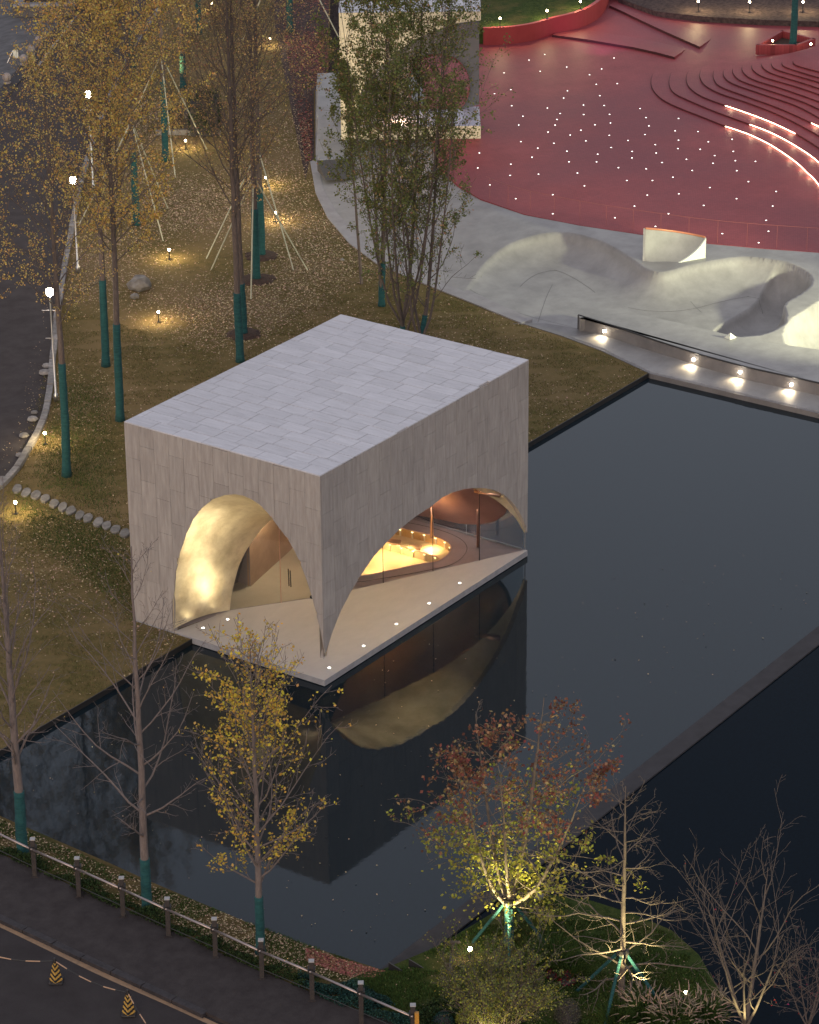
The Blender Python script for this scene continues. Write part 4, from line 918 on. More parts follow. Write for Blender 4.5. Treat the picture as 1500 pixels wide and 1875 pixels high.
# ================================================================== TREES
def leaf_quads(P, size, rs, aspect=.75):
    """diamond leaves, random attitude, at points P"""
    n = len(P); a = rs.normal(size=(n, 3)); a /= np.linalg.norm(a, axis=1, keepdims=True); b = rs.normal(size=(n, 3)); b -= a*(a*b).sum(1, keepdims=True); b /= np.linalg.norm(b, axis=1, keepdims=True)
    s = size*rs.uniform(.6, 1.35, (n, 1))
    V = np.stack([P-a*s*.5, P+b*s*.5*aspect, P+a*s*.5, P-b*s*.5*aspect], 1).reshape(-1, 3)
    return V, np.arange(4*n).reshape(n, 4)
def sub_branches(P, R, per, rs, s0, s1, ang, lenf, nseg, up, wob, thin=.55, droop=0):
    """children of polylines P (N,n,3)"""
    N, n, _ = P.shape; M_ = N*per; pi = np.repeat(np.arange(N), per); s = s0+(s1-s0)*(np.tile(np.arange(per), N)+rs.uniform(0, 1, M_))/per
    f = s*(n-1); i = np.minimum(f.astype(int), n-2); fr = (f-i)[:, None]
    pos = P[pi, i]*(1-fr)+P[pi, i+1]*fr; d = P[pi, i+1]-P[pi, i]; d /= np.linalg.norm(d, axis=1, keepdims=True)+1e-9
    rad = (R[pi, i]*(1-fr[:, 0])+R[pi, i+1]*fr[:, 0])*thin
    q = rs.normal(size=(M_, 3)); q -= d*(q*d).sum(1, keepdims=True); q /= np.linalg.norm(q, axis=1, keepdims=True)+1e-9
    a = (ang*rs.uniform(.7, 1.3, M_))[:, None]; nd = d*np.cos(a)+q*np.sin(a)
    plen = np.linalg.norm(np.diff(P, axis=1), axis=2).sum(1)[pi]
    L = plen*lenf*(1-.55*s)*rs.uniform(.6, 1.25, M_)
    return grow(pos, nd, L, rad, nseg, up, wob, rs)
def grow(pos, d, L, rad, nseg, up, wob, rs):
    M_ = len(pos); out = [pos]; d = d.copy()
    for k in range(nseg):
        d = d+rs.normal(size=(M_, 3))*wob+np.array([0, 0, up])/nseg; d /= np.linalg.norm(d, axis=1, keepdims=True)+1e-9
        out.append(out[-1]+d*(L/nseg)[:, None])
    Pn = np.stack(out, 1); t = np.linspace(0, 1, nseg+1)
    return Pn, np.maximum(rad[:, None]*(1-.8*t)[None], .004)
def pts_on(P, per, rs, s0=.15, s1=1.0):
    N, n, _ = P.shape; pi = np.repeat(np.arange(N), per); f = (s0+(s1-s0)*rs.uniform(0, 1, N*per))*(n-1); i = np.minimum(f.astype(int), n-2); fr = (f-i)[:, None]
    return P[pi, i]*(1-fr)+P[pi, i+1]*fr
def make_tree(name, label, base, H, spread, seed, r0=.16, stems=1, first=.3, nb=38, elev=50, up=.35, per2=7, per3=4, leaves=None, leaf_size=.07, nleaf=3, leaf_keep=None, bark='bark',
              wrap=None, shape='cone', cat='tree', group=None, lean=(0, 0), l3=.45, twig=.012, stakes=None, mulch=0, min_r=0.006, b1=.34, wob=.10, stem_split=.25, l2=.42, sexp=.8, low_glow=0.0):
    rs = np.random.default_rng(seed); base = np.array(base, float)
    root = empty(name, base, label, cat, group)
    n = 16; t = np.linspace(0, 1, n); top = base+np.array([lean[0]*H, lean[1]*H, H])
    stemsP = []; stemsR = []
    for s in range(stems):
        if stems == 1:
            P = base[None]+(top-base)[None]*t[:, None]; w = np.cumsum(rs.normal(size=(n, 2))*.012*H/10, axis=0); w -= w[0]; P[:, :2] += w
            R = np.maximum(r0*(1-t)**.75, .012)
        else:
            a = 2*math.pi*(s+rs.uniform(-.25, .25))/stems; hs = first*stem_split*rs.uniform(.6, 1.6); rad = spread*rs.uniform(.35, .75)
            k = np.clip((t-hs)/(1-hs), 0, 1); Hs = H*rs.uniform(.78, 1.0) if s else H
            P = np.stack([base[0]+math.cos(a)*rad*k**sexp, base[1]+math.sin(a)*rad*k**sexp, base[2]+Hs*t], 1); P[:, :2] += np.cumsum(rs.normal(size=(n, 2))*.02, axis=0)*k[:, None]
            R = np.maximum(r0*(.62 if s else 1)*(1-t)**.8, .010)
        stemsP.append(P); stemsR.append(R)
    SP = np.stack(stemsP); SR = np.stack(stemsR)
    V, F = tubes(SP, SR, 9); np_mesh('trunk', V, F, M[bark], root, smooth=True)
    # limbs
    pos = []; dr = []; Ls = []; rd = []
    for P, R in zip(SP, SR):
        m = max(3, nb//stems)
        for j in range(m):
            s = first+(.985-first)*((j+rs.uniform(0, .8))/m)**.95; f = s*(n-1); i = min(int(f), n-2); fr = f-i
            p = P[i]*(1-fr)+P[i+1]*fr; u = (s-first)/(1-first)
            if shape == 'cone': w_ = (1-u)**.75*(1-.35*max(0, .25-u)/.25)+.06
            elif shape == 'oval': w_ = max(.12, math.sin(math.pi*min(1, u*.80+.20)))**.8
            elif shape == 'vase': w_ = .62+.5*u-.75*max(0, u-.6)
            elif shape == 'column': w_ = .75*(1-u)**.5+.12
            az = j*2.39996+rs.uniform(-.4, .4)+seed; e = math.radians(elev*rs.uniform(.75, 1.2)+22*u)
            pos.append(p); dr.append([math.cos(az)*math.cos(e), math.sin(az)*math.cos(e), math.sin(e)]); 
            Ls.append(spread*w_*rs.uniform(.75, 1.15)/max(.35, math.cos(e))); rd.append(max(.012, (R[i]*(1-fr)+R[i+1]*fr)*b1))
    P1, R1 = grow(np.array(pos), np.array(dr), np.array(Ls), np.array(rd), 7, up, wob, rs)
    P2, R2 = sub_branches(P1, R1, per2, rs, .12, .98, .75, l2, 4, up*.6, wob*1.3)
    P3, R3 = sub_branches(P2, R2, per3, rs, .1, 1.0, .8, l3, 2, up*.4, wob*1.3)
    R1 = np.maximum(R1, min_r); R2 = np.maximum(R2, min_r*.75); R3 = np.maximum(R3, min_r*.6)
    V1, F1 = tubes(P1, R1, 5); tag(np_mesh('limb', V1, F1, M[bark], root, smooth=True), kind='stuff')
    V2, F2 = tubes(P2, R2, 4); V3, F3 = tubes(P3, R3, 3)
    tag(np_mesh('twig', np.r_[V2, V3], np.r_[F2, F3+len(V2)], M[bark], root, smooth=True), kind='stuff')
    if leaves:
        Q = np.r_[pts_on(P3, nleaf, rs), pts_on(P2, nleaf, rs, .2)]
        if leaf_keep is not None:
            rel = (Q-base)/np.array([spread, spread, H]); Q = Q[leaf_keep(rel, rs)]
        # patchy foliage: drop leaves by a coarse noise so that gaps and clumps appear
        ph = rs.uniform(0, 6, 3); nz = np.sin(Q[:, 0]*1.9+ph[0])+np.sin(Q[:, 1]*2.1+ph[1])+np.sin(Q[:, 2]*1.6+ph[2])+rs.normal(size=len(Q))*.7; Q = Q[nz > -1.1]
        Q = Q+rs.normal(size=Q.shape)*leaf_size*.8
        if isinstance(leaves, str): leaves = [(leaves, 1.0)]
        w = np.array([a for _, a in leaves]); ch = rs.choice(len(leaves), len(Q), p=w/w.sum())
        if low_glow: ch = np.where((Q[:, 2]-base[2])/H+rs.normal(size=len(Q))*.06 < low_glow, len(leaves)-1, np.where(ch == len(leaves)-1, 0, ch))  # low leaves turn lime: floodlight glow put into the leaf colour
        for k, (mn, _) in enumerate(leaves):
            q = Q[ch == k]
            if len(q) < 2: continue
            V, F = leaf_quads(q, leaf_size, rs); o = np_mesh('crown' if k == 0 else 'foliage', V, F, M[mn], root); tag(o, kind='stuff')
    if wrap:
        m = max(4, int(16*wrap/H)); tt = np.linspace(0, wrap/H, 14)
        P = np.stack([np.interp(tt, t, SP[0][:, k]) for k in range(3)], 1); R = np.interp(tt, t, SR[0])+.022+.006*np.sin(np.arange(14)*2.1); R[0] += .03
        mb = MB(); mb.tube(P, R, 12); mb.build('trunk_wrap', M['wrap'], root, smooth=True)
    if mulch:
        mb = MB(); ring_ = []
        K = 22
        for i in range(K):
            a = 2*math.pi*i/K; rr_ = mulch*rs.uniform(.88, 1.1); ring_.append((base[0]+rr_*math.cos(a), base[1]+rr_*math.sin(a)))
        V = [(x, y, base[2]+.004) for x, y in ring_]+[(base[0]+(x-base[0])*.75, base[1]+(y-base[1])*.75, base[2]+.07) for x, y in ring_]+[(base[0], base[1], base[2]+.09)]
        mb.add(V, [(i, (i+1) % K, K+(i+1) % K, K+i) for i in range(K)]+[(K+i, K+(i+1) % K, 2*K) for i in range(K)]); mb.build('soil_ring', M['soil'], root)
    if stakes:
        hgt, reach, cnt, mt_, rad_ = stakes; off = rs.uniform(0, 6)
        for k in range(cnt):
            a = off+2*math.pi*k/cnt; foot = base+np.array([math.cos(a)*reach, math.sin(a)*reach, 0]); hd = base+np.array([lean[0]*hgt+math.cos(a)*.1, lean[1]*hgt+math.sin(a)*.1, hgt])
            MB().tube([foot, hd], rad_, 6).build('support_pole', M[mt_], root)
    return root

M['bamboo'] = mat('bamboo', (0.34, 0.33, 0.25), (0.46, 0.45, 0.34), scale=6, rough=.6)
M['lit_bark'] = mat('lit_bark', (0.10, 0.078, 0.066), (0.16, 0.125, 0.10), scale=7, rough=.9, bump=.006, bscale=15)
def T(x, y, ytop, z=Z0):
    b = px(x, y, z); return b, height_at(b, ytop)
G_ = 'ginkgo trees on the leaf-strewn lawn'
b, h = T(220, 770, -60); make_tree('ginkgo_tree', 'tall golden-leaved ginkgo, its green-wrapped trunk beside the left corner of the pavilion roof', b, h, 3.92, 11, r0=0.145, first=.36, nb=64, elev=42, up=0.35, per2=9, per3=5, leaves=[('leaf_gold', .72), ('leaf_ochre', .28)], leaf_size=.085, nleaf=9, wrap=3.9, b1=0.28, shape='oval', group=G_)
b, h = T(122, 872, 120); make_tree('ginkgo_tree', 'thinly leaved brownish ginkgo nearest the road kerb, with a green-wrapped lower trunk', b, h, 2.94, 23, r0=0.145, first=.38, nb=46, elev=40, up=.45, per2=7, per3=4, leaves=[('leaf_ochre', .7), ('leaf_gold', .3)], leaf_size=.07, nleaf=8, wrap=4.4, b1=0.28, shape='oval', group=G_, leaf_keep=lambda r, rs: rs.uniform(size=len(r)) < .50)
b, h = T(194, 670, -30); make_tree('ginkgo_tree', 'golden ginkgo behind the tallest one, its wrapped trunk ending higher up the lawn', b, h, 3.38, 31, r0=0.145, first=.42, nb=50, elev=42, up=.5, per2=8, per3=4, leaves=[('leaf_gold', .5), ('leaf_ochre', .5)], leaf_size=.08, nleaf=6, wrap=3.6, b1=0.28, shape='oval', group=G_)
b, h = T(440, 662, -120); make_tree('ginkgo_tree', 'nearly bare brown ginkgo whose long green-wrapped trunk meets the back of the pavilion roof', b, h, 3.92, 41, r0=0.145, first=.34, nb=54, elev=44, up=.5, per2=9, per3=4, leaves=[('leaf_brown', .75), ('leaf_ochre', .25)], leaf_size=.075, nleaf=9, wrap=2.9, b1=0.28, shape='oval', group=G_, leaf_keep=lambda r, rs: rs.uniform(size=len(r)) < 0.7)
b, h = T(446, 612, -60); make_tree('ginkgo_tree', 'brown-twigged ginkgo standing in a dark soil ring just behind another trunk near the roof', b, h, 2.99, 43, r0=0.145, first=.42, nb=40, elev=46, up=.5, per2=7, per3=4, leaves=[('leaf_brown', .8), ('leaf_ochre', .2)], leaf_size=.075, nleaf=10, wrap=2.2, b1=0.28, shape='oval', group=G_, mulch=.75, leaf_keep=lambda r, rs: rs.uniform(size=len(r)) < 0.6)
b, h = T(470, 512, -160); make_tree('ginkgo_tree', 'sparse ginkgo in a dark soil ring mid-lawn, propped by thin poles', b, h, 3.10, 47, r0=0.145, first=.40, nb=40, elev=46, up=.5, per2=7, per3=4, leaves=[('leaf_brown', .6), ('leaf_ochre', .4)], leaf_size=.08, nleaf=12, wrap=3.2, b1=0.28, shape='oval', group=G_, mulch=.8, stakes=(4.4, 2.4, 3, 'bamboo', .03), leaf_keep=lambda r, rs: rs.uniform(size=len(r)) < .5)
b, h = T(479, 468, -260); make_tree('ginkgo_tree', 'sparse propped ginkgo in the farthest soil ring, just behind its neighbour', b, h, 3.10, 53, r0=0.145, first=.42, nb=40, elev=46, up=.5, per2=7, per3=4, leaves=[('leaf_brown', .6), ('leaf_ochre', .4)], leaf_size=.08, nleaf=12, wrap=3.1, b1=0.28, shape='oval', group=G_, mulch=.75, stakes=(4.6, 2.4, 3, 'bamboo', .03), leaf_keep=lambda r, rs: rs.uniform(size=len(r)) < .45)
b, h = T(303, 295, -330); make_tree('ginkgo_tree', 'yellow ginkgo by the low stone kerb at the top of the lawn, teal wrap showing', b, h, 3.38, 59, r0=0.145, first=.40, nb=44, elev=44, up=.5, per2=8, per3=4, leaves=[('leaf_gold', .5), ('leaf_yellow', .5)], leaf_size=.085, nleaf=5, wrap=4.0, b1=0.28, shape='oval', group=G_, stakes=(5, 2.6, 3, 'bamboo', .03))
b, h = T(250, 412, -140); make_tree('ginkgo_tree', 'ochre ginkgo half hidden behind the golden crown, small teal wrap showing', b, h, 2.99, 61, r0=0.145, first=.40, nb=40, elev=44, up=.5, per2=7, per3=4, leaves=[('leaf_ochre', .6), ('leaf_brown', .4)], leaf_size=.08, nleaf=9, wrap=3.4, b1=0.28, shape='oval', group=G_, stakes=(4.6, 2.6, 3, 'bamboo', .03))
b, h = T(336, 160, -420); make_tree('ginkgo_tree', 'bright yellow lamp-lit ginkgo at the top edge left of centre', b, h, 4.03, 67, r0=0.145, first=.22, nb=44, elev=40, up=.5, per2=8, per3=4, leaves=[('leaf_yellow', .75), ('leaf_gold', .25)], leaf_size=.10, nleaf=8, wrap=1.8, b1=0.28, shape='oval', group=G_)
b, h = T(365, 62, -460); make_tree('ginkgo_tree', 'yellow-green ginkgo with dark blue wrap at the very top edge', b, h, 3.64, 71, r0=0.145, first=.25, nb=36, elev=40, up=.5, per2=7, per3=4, leaves=[('leaf_yellow', .5), ('leaf_lime', .5)], leaf_size=.10, nleaf=6, wrap=3.0, b1=0.28, shape='oval', group=G_)
b, h = T(531, 58, -420); make_tree('ginkgo_tree', 'bare tree with a dull teal wrap standing in the mulch bed at the top', b, h, 2.88, 73, r0=.17, first=.35, nb=30, elev=46, up=.5, per2=6, per3=3, leaves=[('leaf_brown', 1)], leaf_size=.09, nleaf=3, wrap=3.0, shape='oval', group=G_, stakes=(5, 3, 3, 'bamboo', .035), leaf_keep=lambda r, rs: rs.uniform(size=len(r)) < .4)
b, h = T(243, 130, -420); make_tree('ginkgo_tree', 'golden ginkgo by the road at the top left, crown cut by the picture edge', b, h, 3.75, 79, r0=0.145, first=.28, nb=50, elev=40, up=.5, per2=8, per3=4, leaves=[('leaf_gold', .75), ('leaf_yellow', .25)], leaf_size=.10, nleaf=8, wrap=2.4, b1=0.28, shape='oval', group=G_)
b, h = T(-46, 905, 285); make_tree('ginkgo_tree', 'orange-leaved ginkgo cut by the left picture edge above the road', b, h, 3.25, 83, r0=.18, first=.42, nb=44, elev=42, up=.45, per2=8, per3=4, leaves=[('leaf_gold', .75), ('leaf_ochre', .25)], leaf_size=.08, nleaf=6, wrap=3.4, shape='oval', group=G_)
b, h = T(-70, 1010, 560); make_tree('ginkgo_tree', 'low yellow-leaved tree reaching in over the road from the left edge', b, h, 2.0, 89, r0=.12, first=.35, nb=24, elev=30, up=.4, per2=6, per3=4, leaves=[('leaf_yellow', .8), ('leaf_gold', .2)], leaf_size=.09, nleaf=4, wrap=2, shape='oval', group=G_, leaf_keep=lambda r, rs: rs.uniform(size=len(r)) < .5)

GG = 'green multi-stemmed trees behind the pavilion'
kp = lambda lim: (lambda r, rs: rs.uniform(size=len(r)) < lim)
b, h = T(738, 640, -150); make_tree('poplar_tree', 'big dark-green vase-shaped tree with many upright stems rising behind the pavilion roof', b, h, 3.5, 101, r0=0.085, stems=7, first=.15, nb=112, elev=52, up=.7, per2=7, per3=4, leaves=[('leaf_green', .9), ('leaf_brown', .1)], leaf_size=.095, nleaf=14, sexp=0.5, shape='cone', wrap=1.0, group=GG, stem_split=.5, b1=0.35, leaf_keep=lambda r, rs: rs.uniform(size=len(r)) < 0.95*np.clip(r[:, 2]*3.2-.25, 0.1, 1))
b, h = T(770, 645, 60); make_tree('poplar_tree', 'slimmer green upright tree with teal wrap, right of the larger one behind the roof', b, h, 3.02, 103, r0=0.09, stems=4, first=0.12, nb=60, elev=50, up=.7, per2=6, per3=4, leaves=[('leaf_green', .8), ('leaf_brown', .2)], leaf_size=.09, nleaf=12, sexp=0.5, shape='cone', wrap=1.5, group=GG, stem_split=.6, leaf_keep=lambda r, rs: rs.uniform(size=len(r)) < 0.7*np.clip(r[:, 2]*3.2-.2, 0.15, 1))
b, h = T(699, 560, 60); make_tree('poplar_tree', 'thin green tree with a bright teal wrap left of the big vase-shaped one', b, h, 1.6, 107, r0=.12, stems=2, first=.2, nb=34, elev=60, up=.7, per2=6, per3=4, leaves=[('leaf_green', 1)], leaf_size=.09, nleaf=7, shape='cone', wrap=1.9, group=GG, leaf_keep=kp(.5))
# single plume-like branch left of the green tree comes from a slender tree
b, h = T(662, 520, 118); make_tree('poplar_tree', 'slender dark-green tree leaning at the left of the green group, beside the grey path', b, h, .95, 109, r0=.07, first=.45, nb=30, elev=66, up=.8, per2=6, per3=4, leaves=[('leaf_green', 1)], leaf_size=.09, nleaf=9, shape='cone', group=GG, lean=(-.03, .05), leaf_keep=kp(.75))

BG = 'young trees on the bank beside the pavement'
b, h = T(42, 1562, 925); make_tree('bank_tree', 'bare grey tree with teal-wrapped trunk at the left picture edge beside the pool', b, h, 1.94, 211, r0=.15, first=.24, nb=34, elev=52, up=0.35, per2=6, per3=4, bark='pale_bark', wrap=2.0, shape='cone', group=BG, min_r=0.0055)
b, h = T(270, 1668, 1000); make_tree('bank_tree', 'wide bare tree with teal-wrapped trunk in front of the pool, left of the yellow-leaved one', b, h, 3.17, 223, r0=.13, first=.21, nb=27, elev=32, up=0.32, per2=6, per3=4, bark='pale_bark', wrap=1.65, shape='cone', group=BG, min_r=0.006, leaves=[('leaf_gold', 1)], leaf_size=.07, nleaf=1, leaf_keep=lambda r, rs: rs.uniform(size=len(r)) < .008)
b, h = T(477, 1745, 1195); make_tree('bank_tree', 'small tree with bright yellow leaves and teal-wrapped trunk in front of the pool', b, h, 2.95, 239, r0=.11, first=.21, nb=44, elev=38, up=0.4, per2=7, per3=5, bark='pale_bark', wrap=1.75, shape='cone', group=BG, min_r=.007, leaves=[('leaf_yellow', .8), ('leaf_gold', .2)], leaf_size=.085, nleaf=5, leaf_keep=lambda r, rs: rs.uniform(size=len(r)) < np.where(np.hypot(r[:, 0], r[:, 1]) < .45, .85, .14))

PG = 'floodlit trees on the planted bank at the lower right'
def braces(root, base, h, reach, cnt, off):
    for k in range(cnt):
        a = off+2*math.pi*k/cnt; MB().tube([base+np.array([math.cos(a)*reach, math.sin(a)*reach, 0]), base+np.array([math.cos(a)*.06, math.sin(a)*.06, h])], .045, 7).build('support_pole', M['wrap'], root)
    MB().lathe(base+np.array([0, 0, h-.08]), [(.12, -.1), (.16, -.06), (.17, .06), (.12, .12)], 12).build('tie_band', M['dark_metal'], root)
b, h = T(932, 1728, 1335); r1 = make_tree('crabapple_tree', 'round-crowned tree with red leaves, the low ones tinted lime as if lit from below, propped on green poles', b, h, 2.98, 307, r0=0.11, stems=5, first=0.2, nb=60, elev=4, up=0.2, per2=7, per3=4, bark='lit_bark', wob=0.17, sexp=0.55, low_glow=0.62, shape='oval', group=PG, min_r=0.006, leaves=[('leaf_red', .45), ('leaf_brown', .22), ('leaf_lime', .38)], leaf_size=0.1, nleaf=14, stem_split=.9, leaf_keep=kp(.26), wrap=1.3)
braces(r1, np.array(b), 1.35, 1.0, 4, .6)
rsx = np.random.default_rng(3); q = np.array(b)+np.array([0, 0, 2.1])+rsx.normal(size=(1500, 3))*np.array([.75, .75, .36]); q = q[(np.sin(q[:, 0]*4)+np.sin(q[:, 1]*5)+np.sin(q[:, 2]*6)) > .1]; V, F = leaf_quads(q, .11, rsx); tag(np_mesh('low_glow_foliage', V, F, M['leaf_lime'], r1), kind='stuff')  # extra lime leaves, the floodlit glow painted in their colour
b2, h2 = T(1138, 1835, 1440); r2 = make_tree('bare_tree', 'bare pale tree lit from below with tiered level limbs and a dark tripod of poles', b2, h2, 2.93, 311, r0=.095, first=.10, nb=34, elev=8, up=0.22, per2=6, per3=3, bark='lit_bark', wob=0.16, b1=0.4, shape='cone', group=PG, min_r=0.0045, l2=.46)
braces(r2, np.array(b2), 1.55, 1.25, 4, .2)
b3, h3 = T(1365, 1885, 1650); r3 = make_tree('bare_tree', 'multi-stemmed bare tree with spreading pale twigs at the lower right corner', b3, h3, 2.20, 317, r0=.07, stems=5, first=.16, nb=30, elev=40, up=.35, per2=5, per3=3, bark='lit_bark', wob=0.13, b1=0.5, shape='oval', group=PG, min_r=0.0045, leaves=[('leaf_crimson', 1)], leaf_size=.06, nleaf=1, leaf_keep=kp(.05), stem_split=.2)
# plaza tree standing in its red planter
zpl = ZR+.28
bp_ = px(*cz(1386, 215), zpl); hp_ = 11.0
make_tree('plaza_tree', 'tree with dark wrapped trunk standing in the red planter by the amphitheatre steps', bp_, hp_, 2.6, 401, r0=.17, first=.24, nb=30, elev=35, up=.4, per2=6, per3=4, leaves=[('leaf_yellow', 1)], leaf_size=.1, nleaf=1, wrap=3.6, shape='oval', leaf_keep=kp(.4))
rt = empty('plaza_planter', bp_, 'low red walled planter holding the tree beside the amphitheatre steps', 'planter')
pl = [np.array(px(*cz(x, y), zpl)) for x, y in [(1236, 232), (1340, 170), (1475, 205), (1400, 232)]]
for i in range(4):
    a, b_ = pl[i], pl[(i+1) % 4]; d = b_-a; l = np.linalg.norm(d); d /= l; n_ = np.array([-d[1], d[0], 0])
    MB().box((a+b_)/2+np.array([0, 0, .24]), (l+.14, .16, .52), (tuple(d), tuple(n_), (0, 0, 1))).build('side_wall', M['red_pave'], rt, bevel=.01)
MB().prism([tuple(p[:2]) for p in pl], zpl, zpl+.15).build('soil_fill', M['soil'], rt)

# ------------------------------------------------------------------ lamps
def garden_lamp(x, y, z=Z0, label='', e=48, gh=.42, grp='small globe garden lamps', rad=.055):
    p0 = np.array(px(x, y, z+gh)); p0[2] = z
    rt = empty('garden_lamp', p0, label, 'lamp', grp)
    MB().lathe(p0, [(.07, 0), (.07, .02), (.02, .04), (.02, gh-.08), (.05, gh-.06), (.05, gh-.03)], 10).build('stem', M['dark_metal'], rt)
    MB().lathe(p0+np.array([0, 0, gh+.02]), [(rad*math.sin(a)+.001, -rad*math.cos(a)) for a in np.linspace(.1, math.pi-.05, 9)], 12).build('globe', M['bulb'], rt, smooth=True)
    point_light('lamp_light', p0+np.array([0, 0, gh+.16]), e, (1, .78, .40), .06, rt)
    return rt
GL = [((340, 258), 'near the low stone kerb at the top of the lawn'), ((310, 458), 'in the middle of the leafy lawn'), ((290, 572), 'on the leafy lawn nearest the pavilion roof'), ((82, 794), 'beside the road kerb'), ((28, 921), 'at the left picture edge by the stepping stones'), ((487, 326), 'upper of two near the grey path'), ((505, 390), 'lower of two near the grey path'), ((494, 71), 'in the mulch bed at the top'), ((388, 6), 'at the top picture edge among the trees')]
for (x, y), s in GL: garden_lamp(x, y, Z0, 'small glowing globe lamp '+s)
for (x, y), s in [((916, 34), 'nearest the scooped pavilion'), ((1002, 20), 'in the middle of the green bed'), ((1063, 3), 'at the top edge of the green bed')]: garden_lamp(x, y, zb_, 'small globe lamp above the curved red wall, '+s, 40)
for (x, y), s in [((1279, 3), 'left one above the red plaza'), ((1373, 4), 'middle one above the red plaza'), ((1471, 4), 'right one behind the planter tree')]: garden_lamp(x, y, ZR+.3, 'small glowing globe lamp in the far bed, '+s, 60, .55)
for (x, y), s in [((1415, 75), 'left corner'), ((1485, 81), 'right corner')]: garden_lamp(x, y, zpl, 'unlit-looking small lamp at the %s of the red planter' % s, 2, .6, 'lamps at the red planter', .05)
garden_lamp(861, 1739, Z0+.05, 'bright round floodlight on the planted bank left of the propped tree', 10, .25, 'floodlights on the planted bank', .06)
garden_lamp(1256, 1818, Z0+.05, 'tiny pale globe in the grasses right of the bare tree', 1.0, .2, 'floodlights on the planted bank', .04)

def street_lamp(x, yb, ytop, label, e=120):
    b_ = np.array(px(x, yb)); h_ = height_at(b_, ytop); rt = empty('street_lamp', b_, label, 'street lamp', 'street lamps along the side road')
    MB().lathe(b_, [(.09, 0), (.09, .3), (.045, .36), (.035, h_-.15), (.03, h_)], 10).build('pole', M['steel'], rt, smooth=True)
    for hh, ln in ((h_-.62, .34), (h_-1.75, .26)):
        MB().tube([b_+np.array([0, 0, hh])-HOR_R*ln, b_+np.array([0, 0, hh])+HOR_R*ln], .018, 6).build('cross_bar', M['cap_grey'], rt)
    MB().lathe(b_+np.array([0, 0, h_]), [(.03, -.05), (.12, 0), (.14, .2), (.10, .24)], 14).build('lantern', M['bulb_led'], rt, smooth=True)
    point_light('lamp_light', b_+np.array([0, 0, h_+.36]), e, (1, .78, .52), .1, rt)
    return rt
street_lamp(103, 735, 540, 'street lamp with two short cross bars beside the road kerb, nearest and brightest')
street_lamp(143, 500, 335, 'street lamp with cross bars partly hidden by brown twigs, middle one by the road')
street_lamp(171, 350, 177, 'street lamp farthest up the side road beside the golden crown')
street_lamp(-60, 945, 760, 'street lamp outside the left edge beside the road')

# floodlights on the bank trees
fl = (1.0, .86, .40)
b_ = np.array(px(932, 1728)); spot_light('floodlight', b_-HOR_F*1.2-HOR_R*.5+np.array([0, 0, .3]), b_+np.array([0, 0, 1.9]), 1050, fl, 66, .8)
b_ = np.array(b2); spot_light('floodlight', b_-HOR_F*1.3+HOR_R*.3+np.array([0, 0, .95]), b_+np.array([0, 0, 2.6]), 700, fl, 95, .8)
b_ = np.array(b3); spot_light('floodlight', b_-HOR_F*.8+HOR_R*.2+np.array([0, 0, .2]), b_+np.array([0, 0, 2.0]), 90, fl, 95, .8)
# lamp behind the yellow-lit trees at the top
q = px(355, 40); spot_light('floodlight', (q[0], q[1], .3), (q[0], q[1], 8), 900, (1, .80, .30), 120, .9)
q = px(318, 165); spot_light('floodlight', (q[0], q[1], .3), (q[0], q[1], 8), 500, (1, .76, .28), 110, .9)
# skatepark bowl lights
for x, y, z, tx, ty, e in ((1010, 560, 2.2, 985, 462, 240), (1250, 575, 2.2, 1240, 515, 260), (1500, 660, 1.6, 1500, 600, 260)):
    pass
PO = []
def bowl_light(x, y, z, tx, ty, tz, e, size=60):
    a = px(x, y, 0); t_ = px(tx, ty, tz); spot_light('bowl_spot', (a[0], a[1], z), t_, e, (.96, 1.0, .70), size, 1.0, .3)
fa = px(1980, 780, 0); spot_light('skatepark_flood', (fa[0], fa[1], 5.0), px(1130, 500, .2), 13500, (.98, 1.0, .66), 44, .8, .35)
q = px(1540, 640, 0); point_light('bowl_lamp', (q[0], q[1], .7), 22, (.96, 1.0, .66), .2)

# ------------------------------------------------------------------ lawn furniture
st = [(32, 897), (48, 904), (66, 909), (83, 915), (99, 924), (115, 930), (130, 937), (146, 945), (161, 951), (180, 958), (195, 964), (212, 971), (229, 978)]
where = ['at the road kerb end', 'second from the road end', 'third from the road end', 'fourth from the road end', 'fifth from the road end', 'sixth from the road end', 'seventh and middle one', 'sixth from the pavilion end', 'fifth from the pavilion end', 'fourth from the pavilion end', 'third from the pavilion end', 'second from the pavilion end', 'touching the pavilion wall']
for i, (x, y) in enumerate(st):
    c = np.array(px(x, y)); K = 9; rs = np.random.default_rng(i+60)
    pts = [c+HOR_R*.185*math.cos(a)*rs.uniform(.8, 1.1)+HOR_F*.38*math.sin(a)*rs.uniform(.85, 1.1) for a in np.linspace(0, 2*math.pi, K, endpoint=False)]
    o = MB().prism([tuple(p[:2]) for p in pts], Z0-.05, Z0+.07+rs.uniform(0, .02)).build('stepping_stone', M['boulder'], bevel=.018)
    tag(o, 'flat grey stepping stone crossing the lawn, '+where[i], 'stepping stone', 'stepping stones from road to pavilion')
def rock(x, y, s, label, sq=.7):
    c = px(x, y); bm = bmesh.new(); bmesh.ops.create_icosphere(bm, subdivisions=2, radius=s); rs = random.Random(int(x+y))
    for v in bm.verts:
        v.co *= rs.uniform(.82, 1.12); v.co.z *= sq
    me = bpy.data.meshes.new('rock'); bm.to_mesh(me); bm.free(); o = link_mesh('boulder', me, M['boulder'], None, (c[0], c[1], c[2]+s*sq*.55), False); tag(o, label, 'rock', 'rocks on the lawn')
rock(256, 528, .52, 'large pale boulder lying on the leafy lawn'); rock(247, 546, .20, 'small white stone just below the large boulder')
